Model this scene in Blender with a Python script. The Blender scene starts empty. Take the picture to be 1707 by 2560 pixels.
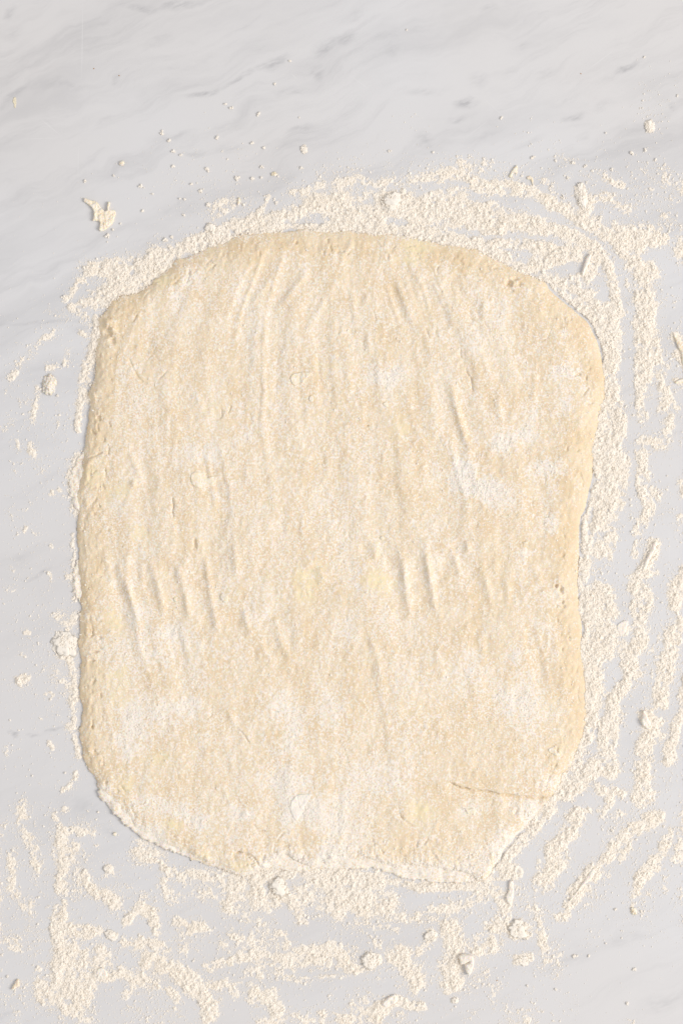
import bpy, bmesh, math, random
import numpy as np
from mathutils import Vector, noise as mnoise

random.seed(7)
RNG = np.random.default_rng(7)
C = bpy.context.scene.collection
sc = bpy.context.scene

# ------------------------------------------------------------------ camera
CAM_H = 1.5
cam_d = bpy.data.cameras.new('camera')
cam = bpy.data.objects.new('camera', cam_d)
C.objects.link(cam)
cam.location = (0.0, 0.0, CAM_H)
cam.rotation_euler = (0, 0, 0)
cam_d.sensor_fit = 'VERTICAL'
cam_d.sensor_height = 36.0
cam_d.sensor_width = 24.0
cam_d.lens = 36.0 * CAM_H / 0.64
cam_d.clip_start = 0.01
cam_d.clip_end = 50
sc.camera = cam

# ------------------------------------------------------------------ light of the room
world = bpy.data.worlds.new('World')
sc.world = world
world.use_nodes = True
bg = world.node_tree.nodes['Background']
bg.inputs[0].default_value = (0.992, 0.986, 1.0, 1)
bg.inputs[1].default_value = 0.70

def area_lamp(name, loc, target, size_x, size_y, power, col):
    l = bpy.data.lights.new(name, 'AREA')
    l.shape = 'RECTANGLE'
    l.size = size_x
    l.size_y = size_y
    l.energy = power
    l.color = col
    o = bpy.data.objects.new(name, l)
    C.objects.link(o)
    o.location = loc
    d = Vector(target) - Vector(loc)
    o.rotation_euler = d.to_track_quat('-Z', 'Y').to_euler()
    return o

# a window to the right, slightly towards the far end of the counter
area_lamp('window_light', (3.6, -0.65, 2.9), (0, 0, 0), 2.2, 2.0, 178, (1.0, 0.97, 0.94))

sc.view_settings.view_transform = 'Standard'
sc.view_settings.look = 'None'
sc.view_settings.gamma = 1.0
sc.view_settings.exposure = -0.10
sc.view_settings.use_curve_mapping = False
sc.render.engine = 'CYCLES'
sc.cycles.max_bounces = 8
sc.cycles.diffuse_bounces = 7
sc.cycles.use_denoising = True

# ------------------------------------------------------------------ helpers
# the counter is mapped in quarter millimetres: x to the right, y towards the near edge
U = 0.00025
TO = {1: (0, 0), 2: (853, 0), 3: (0, 640), 4: (853, 640), 5: (0, 1280), 6: (853, 1280), 7: (0, 1920), 8: (853, 1920)}
K = 1568 / 854.0
def Z(t, x, y):
    """survey sheet t, reading x y -> counter map"""
    return (TO[t][0] + x / K, TO[t][1] + y / K)
def W(px, py, pz=0.0):
    return ((px - 853.5) * U, (1280 - py) * U, pz * U)

_tab = {}
def vnoise(X, Y, s, seed=0):
    """smooth value noise in -1..1, feature size s"""
    if seed not in _tab:
        _tab[seed] = np.random.default_rng(1000 + seed).uniform(-1, 1, (256, 256))
    T = _tab[seed]
    x = np.asarray(X, float) / s + 37.3 * seed
    y = np.asarray(Y, float) / s + 11.7 * seed
    ix = np.floor(x).astype(int); iy = np.floor(y).astype(int)
    fx = x - ix; fy = y - iy
    fx = fx * fx * fx * (fx * (fx * 6 - 15) + 10); fy = fy * fy * fy * (fy * (fy * 6 - 15) + 10)
    ix &= 255; iy &= 255
    jx = (ix + 1) & 255; jy = (iy + 1) & 255
    return (T[ix, iy] * (1 - fx) + T[jx, iy] * fx) * (1 - fy) + (T[ix, jy] * (1 - fx) + T[jx, jy] * fx) * fy
def fbm(X, Y, s, seed=0, o=4, g=0.5):
    a = 1.0; t = 0; n = 0
    for k in range(o):
        t = t + a * vnoise(X, Y, s / 2 ** k, seed + k); n += a; a *= g
    return t / n
def sstep(a, b, x):
    t = np.clip((x - a) / (b - a), 0, 1)
    return t * t * (3 - 2 * t)

def catmull(P, step=2.0, closed=True):
    P = np.asarray(P, float); n = len(P); out = []
    rng = range(n) if closed else range(n - 1)
    for i in rng:
        if closed:
            p0, p1, p2, p3 = P[i - 1], P[i], P[(i + 1) % n], P[(i + 2) % n]
        else:
            p0, p1, p2, p3 = P[max(i - 1, 0)], P[i], P[i + 1], P[min(i + 2, n - 1)]
        m = max(1, int(np.linalg.norm(p2 - p1) / step))
        for k in range(m):
            t = k / m
            out.append(0.5 * ((2 * p1) + (-p0 + p2) * t + (2 * p0 - 5 * p1 + 4 * p2 - p3) * t * t + (-p0 + 3 * p1 - 3 * p2 + p3) * t ** 3))
    if not closed:
        out.append(P[-1])
    return np.array(out)

def mesh_np(name, V, F, smooth=True):
    """V (n,3) metres, F (m,4) or (m,3) ints"""
    me = bpy.data.meshes.new(name)
    k = F.shape[1]
    me.vertices.add(len(V)); me.vertices.foreach_set('co', np.ascontiguousarray(V, np.float32).ravel())
    me.loops.add(F.size); me.loops.foreach_set('vertex_index', np.ascontiguousarray(F, np.int32).ravel())
    me.polygons.add(len(F))
    me.polygons.foreach_set('loop_start', np.arange(0, F.size, k, dtype=np.int32))
    me.polygons.foreach_set('loop_total', np.full(len(F), k, np.int32))
    me.polygons.foreach_set('use_smooth', np.full(len(F), smooth, bool))
    me.update(calc_edges=True)
    return me

def obj(name, me, mat, parent=None, label=None, cat=None, group=None, kind=None):
    o = bpy.data.objects.new(name, me)
    C.objects.link(o)
    if mat: me.materials.append(mat)
    if parent: o.parent = parent
    if label: o['label'] = label
    if cat: o['category'] = cat
    if group: o['group'] = group
    if kind: o['kind'] = kind
    return o

def seg_dist(X, Y, P):
    """distance to an open polyline and the run (0..1) along it"""
    P = np.asarray(P, float)
    if len(P) == 1:
        return np.hypot(X - P[0, 0], Y - P[0, 1]), np.zeros_like(X)
    best = np.full(X.shape, 1e9); run = np.zeros(X.shape)
    n = len(P) - 1
    for i in range(n):
        a, b = P[i], P[i + 1]
        d = b - a; L = max(d @ d, 1e-9)
        t = np.clip(((X - a[0]) * d[0] + (Y - a[1]) * d[1]) / L, 0, 1)
        q = np.hypot(X - a[0] - t * d[0], Y - a[1] - t * d[1])
        m = q < best
        best = np.where(m, q, best); run = np.where(m, (i + t) / n, run)
    return best, run

class Outline:
    """closed outline turned into a grid with signed distance to the border"""
    def __init__(self, poly, cell, reach):
        self.P = P = np.asarray(poly, float)
        self.cell = cell
        x0, y0 = P.min(0) - 3 * cell; x1, y1 = P.max(0) + 3 * cell
        self.gx = np.arange(x0, x1, cell); self.gy = np.arange(y0, y1, cell)
        nx, ny = len(self.gx), len(self.gy)
        X, Y = np.meshgrid(self.gx, self.gy)
        best = np.full((ny, nx), float(reach)); idx = np.full((ny, nx), -1)
        r = int(reach / cell) + 1
        for i, (px, py) in enumerate(P):
            cx = int((px - x0) / cell); cy = int((py - y0) / cell)
            a, b = max(cx - r, 0), min(cx + r + 2, nx); c, d = max(cy - r, 0), min(cy + r + 2, ny)
            q = np.hypot(X[c:d, a:b] - px, Y[c:d, a:b] - py)
            m = q < best[c:d, a:b]
            best[c:d, a:b][m] = q[m]; idx[c:d, a:b][m] = i
        inside = np.zeros((ny, nx), bool)
        A = P; B = np.roll(P, -1, 0)
        for j, yy in enumerate(self.gy):
            m = (A[:, 1] > yy) != (B[:, 1] > yy)
            xs = np.sort(A[m, 0] + (yy - A[m, 1]) / (B[m, 1] - A[m, 1]) * (B[m, 0] - A[m, 0]))
            inside[j] = (np.searchsorted(xs, self.gx) % 2) == 1
        self.X, self.Y, self.idx, self.inside = X, Y, idx, inside
        self.d = np.where(inside, best, -best)
    def faces(self):
        """kept quads (compacted), positions with the rim snapped to the border, mask of used grid points"""
        I = self.inside
        keep = I[:-1, :-1] | I[1:, :-1] | I[:-1, 1:] | I[1:, 1:]
        ny, nx = I.shape
        ids = np.arange(ny * nx).reshape(ny, nx)
        q = np.stack([ids[1:, :-1][keep], ids[1:, 1:][keep], ids[:-1, 1:][keep], ids[:-1, :-1][keep]], 1)
        used = np.unique(q)
        remap = np.full(ny * nx, -1); remap[used] = np.arange(len(used))
        px = self.X.ravel()[used].copy(); py = self.Y.ravel()[used].copy()
        d = self.d.ravel()[used].copy(); ii = self.idx.ravel()[used]
        out = d <= 0
        px[out] = self.P[ii[out], 0]; py[out] = self.P[ii[out], 1]; d[out] = 0
        # inward direction
        s = self.P[np.maximum(ii, 0)]
        ex, ey = px - s[:, 0], py - s[:, 1]
        L = np.hypot(ex, ey)
        t = np.roll(self.P, -1, 0) - np.roll(self.P, 1, 0)
        t /= np.linalg.norm(t, axis=1)[:, None] + 1e-9
        area = 0.5 * np.sum(self.P[:, 0] * np.roll(self.P[:, 1], -1) - np.roll(self.P[:, 0], -1) * self.P[:, 1])
        nrm = np.stack([-t[:, 1], t[:, 0]], 1) * (1 if area > 0 else -1)
        nn = nrm[np.maximum(ii, 0)]
        use = (L > 0.5 * self.cell)
        nx_ = np.where(use, ex / np.maximum(L, 1e-6), nn[:, 0]); ny_ = np.where(use, ey / np.maximum(L, 1e-6), nn[:, 1])
        far = ii < 0
        nx_[far] = 0; ny_[far] = 0
        return remap[q], px, py, d, nx_, ny_, np.maximum(ii, 0), far

# ------------------------------------------------------------------ materials
def new_mat(name):
    m = bpy.data.materials.new(name); m.use_nodes = True
    nt = m.node_tree
    return m, nt, nt.nodes['Principled BSDF']
def nd(nt, typ, **kw):
    n = nt.nodes.new(typ)
    for k, v in kw.items(): setattr(n, k, v)
    return n
def math_n(nt, op, a, b=None, c=None):
    n = nd(nt, 'ShaderNodeMath', operation=op)
    for i, v in enumerate((a, b, c)):
        if v is None: continue
        if isinstance(v, (int, float)): n.inputs[i].default_value = v
        else: nt.links.new(v, n.inputs[i])
    return n.outputs[0]
def noise_n(nt, vec, scale, detail=4, rough=0.5, dist=0.0):
    n = nd(nt, 'ShaderNodeTexNoise')
    n.inputs['Scale'].default_value = scale; n.inputs['Detail'].default_value = detail
    n.inputs['Roughness'].default_value = rough; n.inputs['Distortion'].default_value = dist
    if vec is not None: nt.links.new(vec, n.inputs['Vector'])
    return n.outputs['Fac']
def range_n(nt, v, a, b, c=0.0, d=1.0, smooth=True):
    n = nd(nt, 'ShaderNodeMapRange')
    if smooth: n.interpolation_type = 'SMOOTHSTEP'
    nt.links.new(v, n.inputs[0])
    for i, q in zip((1, 2, 3, 4), (a, b, c, d)): n.inputs[i].default_value = q
    return n.outputs[0]
def mix_c(nt, f, a, b):
    n = nd(nt, 'ShaderNodeMix', data_type='RGBA')
    if isinstance(f, (int, float)): n.inputs[0].default_value = f
    else: nt.links.new(f, n.inputs[0])
    for s, v in ((n.inputs[6], a), (n.inputs[7], b)):
        if isinstance(v, tuple): s.default_value = (*v, 1)
        else: nt.links.new(v, s)
    return n.outputs[2]
def mapping(nt, vec, loc=(0, 0, 0), rot=(0, 0, 0), scale=(1, 1, 1), typ='POINT'):
    n = nd(nt, 'ShaderNodeMapping', vector_type=typ)
    nt.links.new(vec, n.inputs[0])
    n.inputs[1].default_value = loc; n.inputs[2].default_value = rot; n.inputs[3].default_value = scale
    return n.outputs[0]
def bump_n(nt, h, strength, dist, normal=None):
    n = nd(nt, 'ShaderNodeBump')
    n.inputs['Strength'].default_value = strength; n.inputs['Distance'].default_value = dist
    nt.links.new(h, n.inputs['Height'])
    if normal is not None: nt.links.new(normal, n.inputs['Normal'])
    return n.outputs[0]

def mat_marble():
    m, nt, bs = new_mat('honed_white_marble')
    geo = nd(nt, 'ShaderNodeNewGeometry').outputs['Position']
    # warped coordinates
    wn = nd(nt, 'ShaderNodeTexNoise'); wn.inputs['Scale'].default_value = 22; wn.inputs['Detail'].default_value = 6
    nt.links.new(geo, wn.inputs['Vector'])
    sub = nd(nt, 'ShaderNodeVectorMath', operation='SUBTRACT'); nt.links.new(wn.outputs['Color'], sub.inputs[0]); sub.inputs[1].default_value = (0.5, 0.5, 0.5)
    scl = nd(nt, 'ShaderNodeVectorMath', operation='SCALE'); nt.links.new(sub.outputs[0], scl.inputs[0]); scl.inputs['Scale'].default_value = 0.030
    add = nd(nt, 'ShaderNodeVectorMath', operation='ADD'); nt.links.new(geo, add.inputs[0]); nt.links.new(scl.outputs[0], add.inputs[1])
    wc = add.outputs[0]
    # broad diagonal clouding, grain running along the stone's bedding
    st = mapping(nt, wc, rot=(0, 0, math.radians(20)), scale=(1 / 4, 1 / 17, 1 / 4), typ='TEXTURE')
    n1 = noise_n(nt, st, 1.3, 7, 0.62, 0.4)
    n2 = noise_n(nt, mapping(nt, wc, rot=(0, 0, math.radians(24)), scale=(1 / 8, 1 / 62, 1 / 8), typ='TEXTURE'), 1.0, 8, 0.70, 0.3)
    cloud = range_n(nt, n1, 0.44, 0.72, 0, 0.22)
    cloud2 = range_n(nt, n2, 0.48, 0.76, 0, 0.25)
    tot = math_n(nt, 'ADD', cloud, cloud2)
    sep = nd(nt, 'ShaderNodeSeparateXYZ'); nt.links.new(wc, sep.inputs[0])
    tot = math_n(nt, 'MULTIPLY', tot, range_n(nt, sep.outputs[1], -0.05, 0.16, 0.40, 1.0))  # clouding strengthened towards the far end, painting the light's falloff into the stone
    # the veins and grey patches one can point at: ends of each, half width, depth of grey
    V = [(1, 860, 460, 1010, 400, 12, .62), (1, 1000, 405, 1180, 345, 10, .55), (1, 1170, 345, 1340, 250, 12, .5), (1, 1440, 230, 1568, 190, 22, .45),
         (2, -10, 205, 80, 178, 20, .45), (1, 560, 35, 760, 68, 16, .42), (1, 740, 65, 900, 35, 16, .5), (1, 690, 235, 800, 175, 20, .25),
         (1, 0, 460, 150, 375, 14, .35), (1, 500, 390, 555, 362, 10, .35), (1, 130, 410, 440, 398, 16, .22), (1, 1410, 320, 1490, 300, 26, .4),
         (1, 1250, 430, 1380, 400, 18, .25), (1, 690, 665, 860, 640, 16, .25), (1, 820, 712, 960, 672, 12, .38), (1, 960, 668, 1130, 645, 16, .28),
         (1, 15, 60, 60, 20, 18, .4), (1, 1340, 615, 1430, 585, 12, .35), (1, 0, 130, 140, 125, 24, .22), (1, 700, 980, 860, 930, 14, .2),
         (2, 515, 498, 630, 465, 15, .75), (2, 480, 580, 580, 530, 14, .42), (2, 340, 655, 430, 650, 20, .38), (2, 1255, 338, 1360, 303, 12, .62),
         (2, 985, 568, 1085, 518, 14, .5), (2, 1150, 500, 1280, 460, 20, .25), (2, 560, 390, 680, 350, 30, .25), (2, 280, 460, 470, 425, 18, .25),
         (2, 900, 350, 990, 310, 18, .25), (2, 190, 270, 260, 230, 24, .2), (2, 0, 110, 120, 70, 20, .2), (2, 800, 670, 920, 640, 14, .25),
         (2, 1060, 640, 1130, 620, 14, .22), (2, 1520, 480, 1568, 465, 14, .4), (2, 640, 45, 720, 30, 18, .25), (2, 840, 190, 880, 165, 14, .25),
         (3, -20, 305, 420, 285, 8, .25), (3, 300, 330, 420, 310, 14, .3), (3, 0, 60, 190, 20, 14, .12), (5, 120, 315, 230, 225, 10, .38),
         (5, 15, 1000, 80, 1022, 9, .72), (5, 120, 1030, 190, 1040, 7, .5), (5, 180, 1040, 310, 1005, 7, .45), (5, 60, 240, 180, 150, 24, .14),
         (7, 260, 150, 460, 200, 40, .22), (7, 420, 260, 560, 290, 40, .22), (7, 960, 800, 1110, 770, 10, .22), (7, -20, 1170, 110, 1135, 12, .3),  # the two widest are soft grey patches beside the dough's near left corner
         (8, 1200, 830, 1410, 755, 18, .25), (8, 880, 930, 1210, 835, 22, .2), (8, 1340, 1140, 1600, 1020, 26, .22), (8, 1490, 170, 1600, 140, 14, .25),
         (6, 1300, 1000, 1568, 960, 12, .12), (1, 180, 540, 260, 620, 3, .1)]
    fine = noise_n(nt, mapping(nt, geo, rot=(0, 0, math.radians(24)), scale=(1 / 120, 1 / 420, 1 / 120), typ='TEXTURE'), 1.0, 5, 0.65)
    fine_m = range_n(nt, fine, 0.30, 0.66, 0.12, 1.1)
    acc = None
    for (t, xa, ya, xb, yb, hw, s) in V:
        a = W(*Z(t, xa, ya)); b = W(*Z(t, xb, yb))
        cx, cy = (a[0] + b[0]) / 2, (a[1] + b[1]) / 2
        ang = math.atan2(b[1] - a[1], b[0] - a[0]); L = math.hypot(b[0] - a[0], b[1] - a[1]) / 2 * 1.45
        mp = mapping(nt, wc, loc=(cx, cy, 0), rot=(0, 0, ang), scale=(L, hw / K * U * 2.0, 1), typ='TEXTURE')
        ln = nd(nt, 'ShaderNodeVectorMath', operation='LENGTH'); nt.links.new(mp, ln.inputs[0])
        f = range_n(nt, ln.outputs['Value'], 0.0, 1.0, s, 0.0)
        acc = f if acc is None else math_n(nt, 'MAXIMUM', acc, f)
    vein = math_n(nt, 'MULTIPLY', acc, fine_m)
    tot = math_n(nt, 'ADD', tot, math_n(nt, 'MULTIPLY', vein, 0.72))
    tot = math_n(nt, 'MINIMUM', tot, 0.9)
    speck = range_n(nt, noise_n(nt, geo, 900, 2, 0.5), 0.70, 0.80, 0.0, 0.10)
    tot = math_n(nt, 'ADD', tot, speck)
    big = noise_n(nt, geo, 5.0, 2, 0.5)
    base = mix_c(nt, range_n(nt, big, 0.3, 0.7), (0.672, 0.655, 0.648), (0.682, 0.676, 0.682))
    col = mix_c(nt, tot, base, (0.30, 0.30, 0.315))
    # pale crystals and hairline scratches
    sp2 = range_n(nt, noise_n(nt, geo, 1400, 2, 0.5), 0.62, 0.8, 0.0, 0.12)
    col = mix_c(nt, sp2, col, (0.72, 0.71, 0.70))
    sc_ = None
    for (t, xa, ya, xb, yb, s) in [(1, 382, -10, 376, 400, .35), (1, 362, 640, 359, 860, .25), (1, 180, 540, 290, 630, .3), (1, 1335, 335, 1362, 362, .4), (2, 1110, 335, 1270, 215, .3), (2, 560, 640, 690, 540, .25),
                                   (2, 640, 440, 770, 560, .2), (6, 1505, -10, 1500, 500, .25), (6, 1410, 780, 1395, 1060, .25), (1, 60, 640, 290, 632, .2), (2, 20, 330, 140, 420, .2), (8, 1040, 420, 1120, 280, .25)]:
        a = W(*Z(t, xa, ya)); b = W(*Z(t, xb, yb))
        ang = math.atan2(b[1] - a[1], b[0] - a[0]); L = math.hypot(b[0] - a[0], b[1] - a[1]) / 2
        mp = mapping(nt, geo, loc=((a[0] + b[0]) / 2, (a[1] + b[1]) / 2, 0), rot=(0, 0, ang), scale=(L, 0.00038, 1), typ='TEXTURE')
        ln = nd(nt, 'ShaderNodeVectorMath', operation='LENGTH'); nt.links.new(mp, ln.inputs[0])
        f = range_n(nt, ln.outputs['Value'], 0.4, 1.0, s, 0.0)
        sc_ = f if sc_ is None else math_n(nt, 'MAXIMUM', sc_, f)
    col = mix_c(nt, sc_, col, (0.78, 0.77, 0.76))
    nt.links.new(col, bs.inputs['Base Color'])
    r = range_n(nt, noise_n(nt, geo, 60, 5, 0.6), 0.3, 0.7, 0.42, 0.58)
    nt.links.new(r, bs.inputs['Roughness'])
    bs.inputs['Specular IOR Level'].default_value = 0.35
    nt.links.new(bump_n(nt, noise_n(nt, geo, 1500, 3, 0.6), 0.06, 0.0004), bs.inputs['Normal'])
    return m

def mat_flour(name='wheat_flour', tint=(0.905, 0.846, 0.764), tint2=(0.885, 0.815, 0.715)):
    m, nt, bs = new_mat(name)
    geo = nd(nt, 'ShaderNodeNewGeometry').outputs['Position']
    n = noise_n(nt, geo, 700, 5, 0.65)
    n2 = noise_n(nt, geo, 70, 3, 0.6)
    f = math_n(nt, 'ADD', range_n(nt, n, 0.35, 0.65, 0, 0.6), range_n(nt, n2, 0.4, 0.7, 0, 0.4))
    nt.links.new(mix_c(nt, f, tint, tint2), bs.inputs['Base Color'])
    bs.inputs['Roughness'].default_value = 0.95
    bs.inputs['Specular IOR Level'].default_value = 0.15
    nt.links.new(bump_n(nt, noise_n(nt, geo, 2200, 4, 0.7), 0.35, 0.0003), bs.inputs['Normal'])
    return m

def mat_dough(name='floured_dough', amount=0.0, attr=True, base=(0.765, 0.608, 0.405), pale=(0.808, 0.675, 0.490)):
    m, nt, bs = new_mat(name)
    geo = nd(nt, 'ShaderNodeNewGeometry').outputs['Position']
    if attr:
        fa = nd(nt, 'ShaderNodeAttribute', attribute_name='floured').outputs['Fac']
        ba = nd(nt, 'ShaderNodeAttribute', attribute_name='buttery').outputs['Fac']
    else:
        v = nd(nt, 'ShaderNodeValue'); v.outputs[0].default_value = amount; fa = v.outputs[0]
        v2 = nd(nt, 'ShaderNodeValue'); v2.outputs[0].default_value = 0.0; ba = v2.outputs[0]
    raw = mix_c(nt, range_n(nt, noise_n(nt, geo, 55, 5, 0.6), 0.35, 0.65), base, pale)
    raw = mix_c(nt, ba, raw, (0.855, 0.735, 0.495))
    # flour sits on the dough as fine grain
    g1 = noise_n(nt, mapping(nt, geo, scale=(1.0, 0.9, 1.0)), 900, 3, 0.6)
    g2 = noise_n(nt, mapping(nt, geo, scale=(1.0, 0.85, 1.0)), 300, 4, 0.65)
    g = math_n(nt, 'ADD', math_n(nt, 'MULTIPLY', g1, 0.80), math_n(nt, 'MULTIPLY', g2, 0.20))
    # the more flour, the lower the threshold at which a grain shows
    x = math_n(nt, 'ADD', g, math_n(nt, 'MULTIPLY', math_n(nt, 'SUBTRACT', fa, 0.5), 0.30))
    cov = range_n(nt, x, 0.415, 0.63)
    film = range_n(nt, fa, 0.1, 1.0, 0.0, 0.15)
    cov = math_n(nt, 'MAXIMUM', cov, film)
    col = mix_c(nt, cov, raw, (0.885, 0.818, 0.735))
    nt.links.new(col, bs.inputs['Base Color'])
    nt.links.new(range_n(nt, fa, 0.0, 0.5, 0.62, 0.9), bs.inputs['Roughness'])
    bs.inputs['Specular IOR Level'].default_value = 0.22
    bs.inputs['Subsurface Weight'].default_value = 0.20
    bs.inputs['Subsurface Radius'].default_value = (1.0, 0.55, 0.25)
    bs.inputs['Subsurface Scale'].default_value = 0.0016
    b1 = bump_n(nt, g, 0.55, 0.0007)
    b2 = bump_n(nt, noise_n(nt, mapping(nt, geo, scale=(1.0, 0.9, 1.0)), 300, 5, 0.6), 0.20, 0.0010, b1)
    nt.links.new(b2, bs.inputs['Normal'])
    return m

M_MARBLE = mat_marble()
M_FLOUR = mat_flour()
M_DOUGH = mat_dough()
M_FLAKE = mat_dough('dry_dough_flake', 0.55, False, (0.84, 0.70, 0.49), (0.87, 0.77, 0.58))
M_SCRAP = mat_dough('dough_scrap_surface', 0.42, False, (0.80, 0.63, 0.38), (0.86, 0.74, 0.53))
M_FOLD = mat_dough('floury_fold', 0.80, False)
M_WHITE = mat_dough('flour_caked_flake', 0.95, False, (0.86, 0.76, 0.60), (0.87, 0.79, 0.66))

# ------------------------------------------------------------------ the counter
def build_counter():
    bm = bmesh.new()
    bmesh.ops.create_cube(bm, size=1.0)
    for v in bm.verts:
        v.co = Vector((v.co.x * 1.3, v.co.y * 1.5, v.co.z * 0.03 - 0.015))
    bmesh.ops.bevel(bm, geom=[e for e in bm.edges], offset=0.003, segments=2, affect='EDGES')
    me = bpy.data.meshes.new('marble_countertop'); bm.to_mesh(me); bm.free()
    o = obj('marble_countertop', me, M_MARBLE, kind='structure')
    o['label'] = 'honed white marble counter with soft grey diagonal veins'
    return o
build_counter()

# ------------------------------------------------------------------ the dough sheet
OUT = [(252, 783), (294, 747), (348, 727), (381, 711), (410, 682), (436, 656), (490, 630), (545, 604), (626, 580), (708, 572), (780, 574), (854, 577),
       (962, 583), (1033, 591), (1098, 604), (1170, 616), (1234, 643), (1305, 678), (1360, 702), (1378, 727), (1414, 758), (1458, 795), (1481, 825), (1499, 874),
       (1507, 912), (1515, 961), (1515, 999), (1504, 1016), (1496, 1065), (1486, 1119), (1482, 1185), (1474, 1228), (1463, 1272), (1452, 1295), (1448, 1334),
       (1447, 1405), (1445, 1471), (1449, 1509), (1455, 1563), (1456, 1634), (1460, 1678), (1467, 1732), (1467, 1787), (1458, 1846), (1441, 1885), (1430, 1917),
       (1411, 1940), (1385, 1990), (1345, 2035), (1312, 2070), (1280, 2106), (1240, 2158), (1210, 2196), (1165, 2182), (1100, 2170), (1033, 2158), (973, 2158),
       (935, 2143), (890, 2146), (853, 2151), (784, 2160), (735, 2144), (713, 2140), (685, 2156), (654, 2168), (625, 2178), (599, 2183), (577, 2177), (545, 2168),
       (490, 2149), (450, 2132), (414, 2116), (380, 2098), (349, 2083), (322, 2060), (300, 2040), (280, 2020), (267, 2007), (246, 1985), (237, 1953), (226, 1928),
       (215, 1906), (204, 1857), (203, 1815), (204, 1770), (199, 1705), (201, 1629), (199, 1552), (204, 1487), (199, 1416), (196, 1334), (199, 1280), (192, 1250),
       (196, 1212), (201, 1168), (204, 1114), (218, 1065), (222, 1010), (223, 978), (240, 934), (242, 887), (249, 849), (249, 814)]
P = catmull(OUT, 1.6)
tan = np.roll(P, -1, 0) - np.roll(P, 1, 0); tan /= np.linalg.norm(tan, axis=1)[:, None]
nor = np.stack([-tan[:, 1], tan[:, 0]], 1)       # inward for this winding
# the right rim is smooth, the left and near rims torn
rough = 1.2 + 3.2 * sstep(900, 250, P[:, 0]) + 2.6 * sstep(2000, 2150, P[:, 1]) + 2.0 * sstep(260, 420, 560 + 0 * P[:, 0]) * sstep(720, 600, P[:, 1])
P = P + nor * (-6.0 + rough * (fbm(P[:, 0], P[:, 1], 26, 3, 4, 0.65) * 2.0 + fbm(P[:, 0], P[:, 1], 70, 13, 3) * 1.7))[:, None]
shrink = 0.9968                                   # the sheet stands above the counter map
P = np.array([853.5, 1280]) + (P - np.array([853.5, 1280])) * shrink
OL = Outline(P, 2.0, 110)
Q, px, py, dd, nx, ny, ii, far = OL.faces()

# rim width: generous roll on the right, steeper elsewhere
wr = 46 - 30 * sstep(2125, 2140, P[:, 1]) * sstep(620, 680, P[:, 0]) + 24 * sstep(1300, 1460, P[:, 0]) * sstep(600, 800, P[:, 1]) + 22 * sstep(700, 600, P[:, 1]) + 8 * fbm(P[:, 0], P[:, 1], 120, 9, 2)
w = np.where(far, 40, wr[ii])
t = np.clip(dd / w, 0, 1)
prof = 1 - (1 - t) ** 2.3
Hs = 14 + 2.5 * fbm(px, py, 420, 21, 2) + 2.0 * sstep(1000, 300, px)

h = np.zeros_like(px)
# gentle lumps left by the hands, stretched along the sheet
h += 2.0 * fbm(px * 1.5 + py * 0.15, py * 0.8, 90, 31, 3, 0.5) * sstep(0, 60, dd)
h += 1.3 * fbm(px * 1.2, py * 0.9, 30, 41, 3, 0.6)
# the whole sheet was worked with the fingertips: long shallow ridges fanning out from the near edge
lean = np.where(py < 1000, (px - 880) / 900.0 * sstep(1050, 620, py), 0) + 0.10 + 0.10 * fbm(px, py, 400, 22, 2)
uu = px - lean * (py - 1000) + 14 * fbm(px, py, 190, 23, 2)
nz_ = vnoise(uu, py * 0.16, 36, 24)
nz2 = vnoise(uu + 300, py * 0.12, 44, 25)
fing = (1 - (nz_ * 1.9) ** 2) * sstep(-0.15, 0.45, fbm(px, py, 170, 26, 2) + 0.25)
h += (1.25 * np.clip(fing, -0.8, 1) + 2.5 * nz2) * sstep(10, 90, dd) * (0.55 + 0.45 * sstep(1750, 1550, py))
h += 1.1 * fbm(px, py * 0.8, 10, 51, 2, 0.6) * (1 + 0.9 * sstep(90, 20, dd))

def near(P_, r):
    P_ = np.asarray(P_, float)
    x0, y0 = P_.min(0) - r; x1, y1 = P_.max(0) + r
    return np.nonzero((px > x0) & (px < x1) & (py > y0) & (py < y1))[0]

def ridge(tile, pts, wd, amp, shift=0.0):
    """soft raised line (amp > 0) or groove (amp < 0)"""
    Pl = catmull([Z(tile, *p) for p in pts], 6, False)
    m = near(Pl, wd * 3)
    q, run = seg_dist(px[m], py[m], Pl)
    wob = 1 + 0.45 * vnoise(px[m], py[m], 34, 61)
    h[m] += amp * wob * np.exp(-(q / wd) ** 2) * np.clip(1 - (2 * run - 1) ** 2, 0, 1) ** 0.7

def finger(tile, pts, amp=1.0, wd=13):
    """a fingertip drawn through the dough: a shallow trough with a raised lip on its right"""
    Pl = np.array([Z(tile, *p) for p in pts], float)
    inv = lambda Qp: [((x - TO[tile][0]) * K, (y - TO[tile][1]) * K) for x, y in Qp]
    ridge(tile, inv(Pl), 9.0, 3.9 * amp)
    ridge(tile, inv(Pl + np.array([-27, 0])), wd * 1.8, -3.2 * amp)
    ridge(tile, inv(Pl + np.array([-52, 4])), wd * 1.5, 1.2 * amp)
    ridge(tile, inv(Pl + np.array([24, 4])), wd * 1.4, -0.9 * amp)

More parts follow.
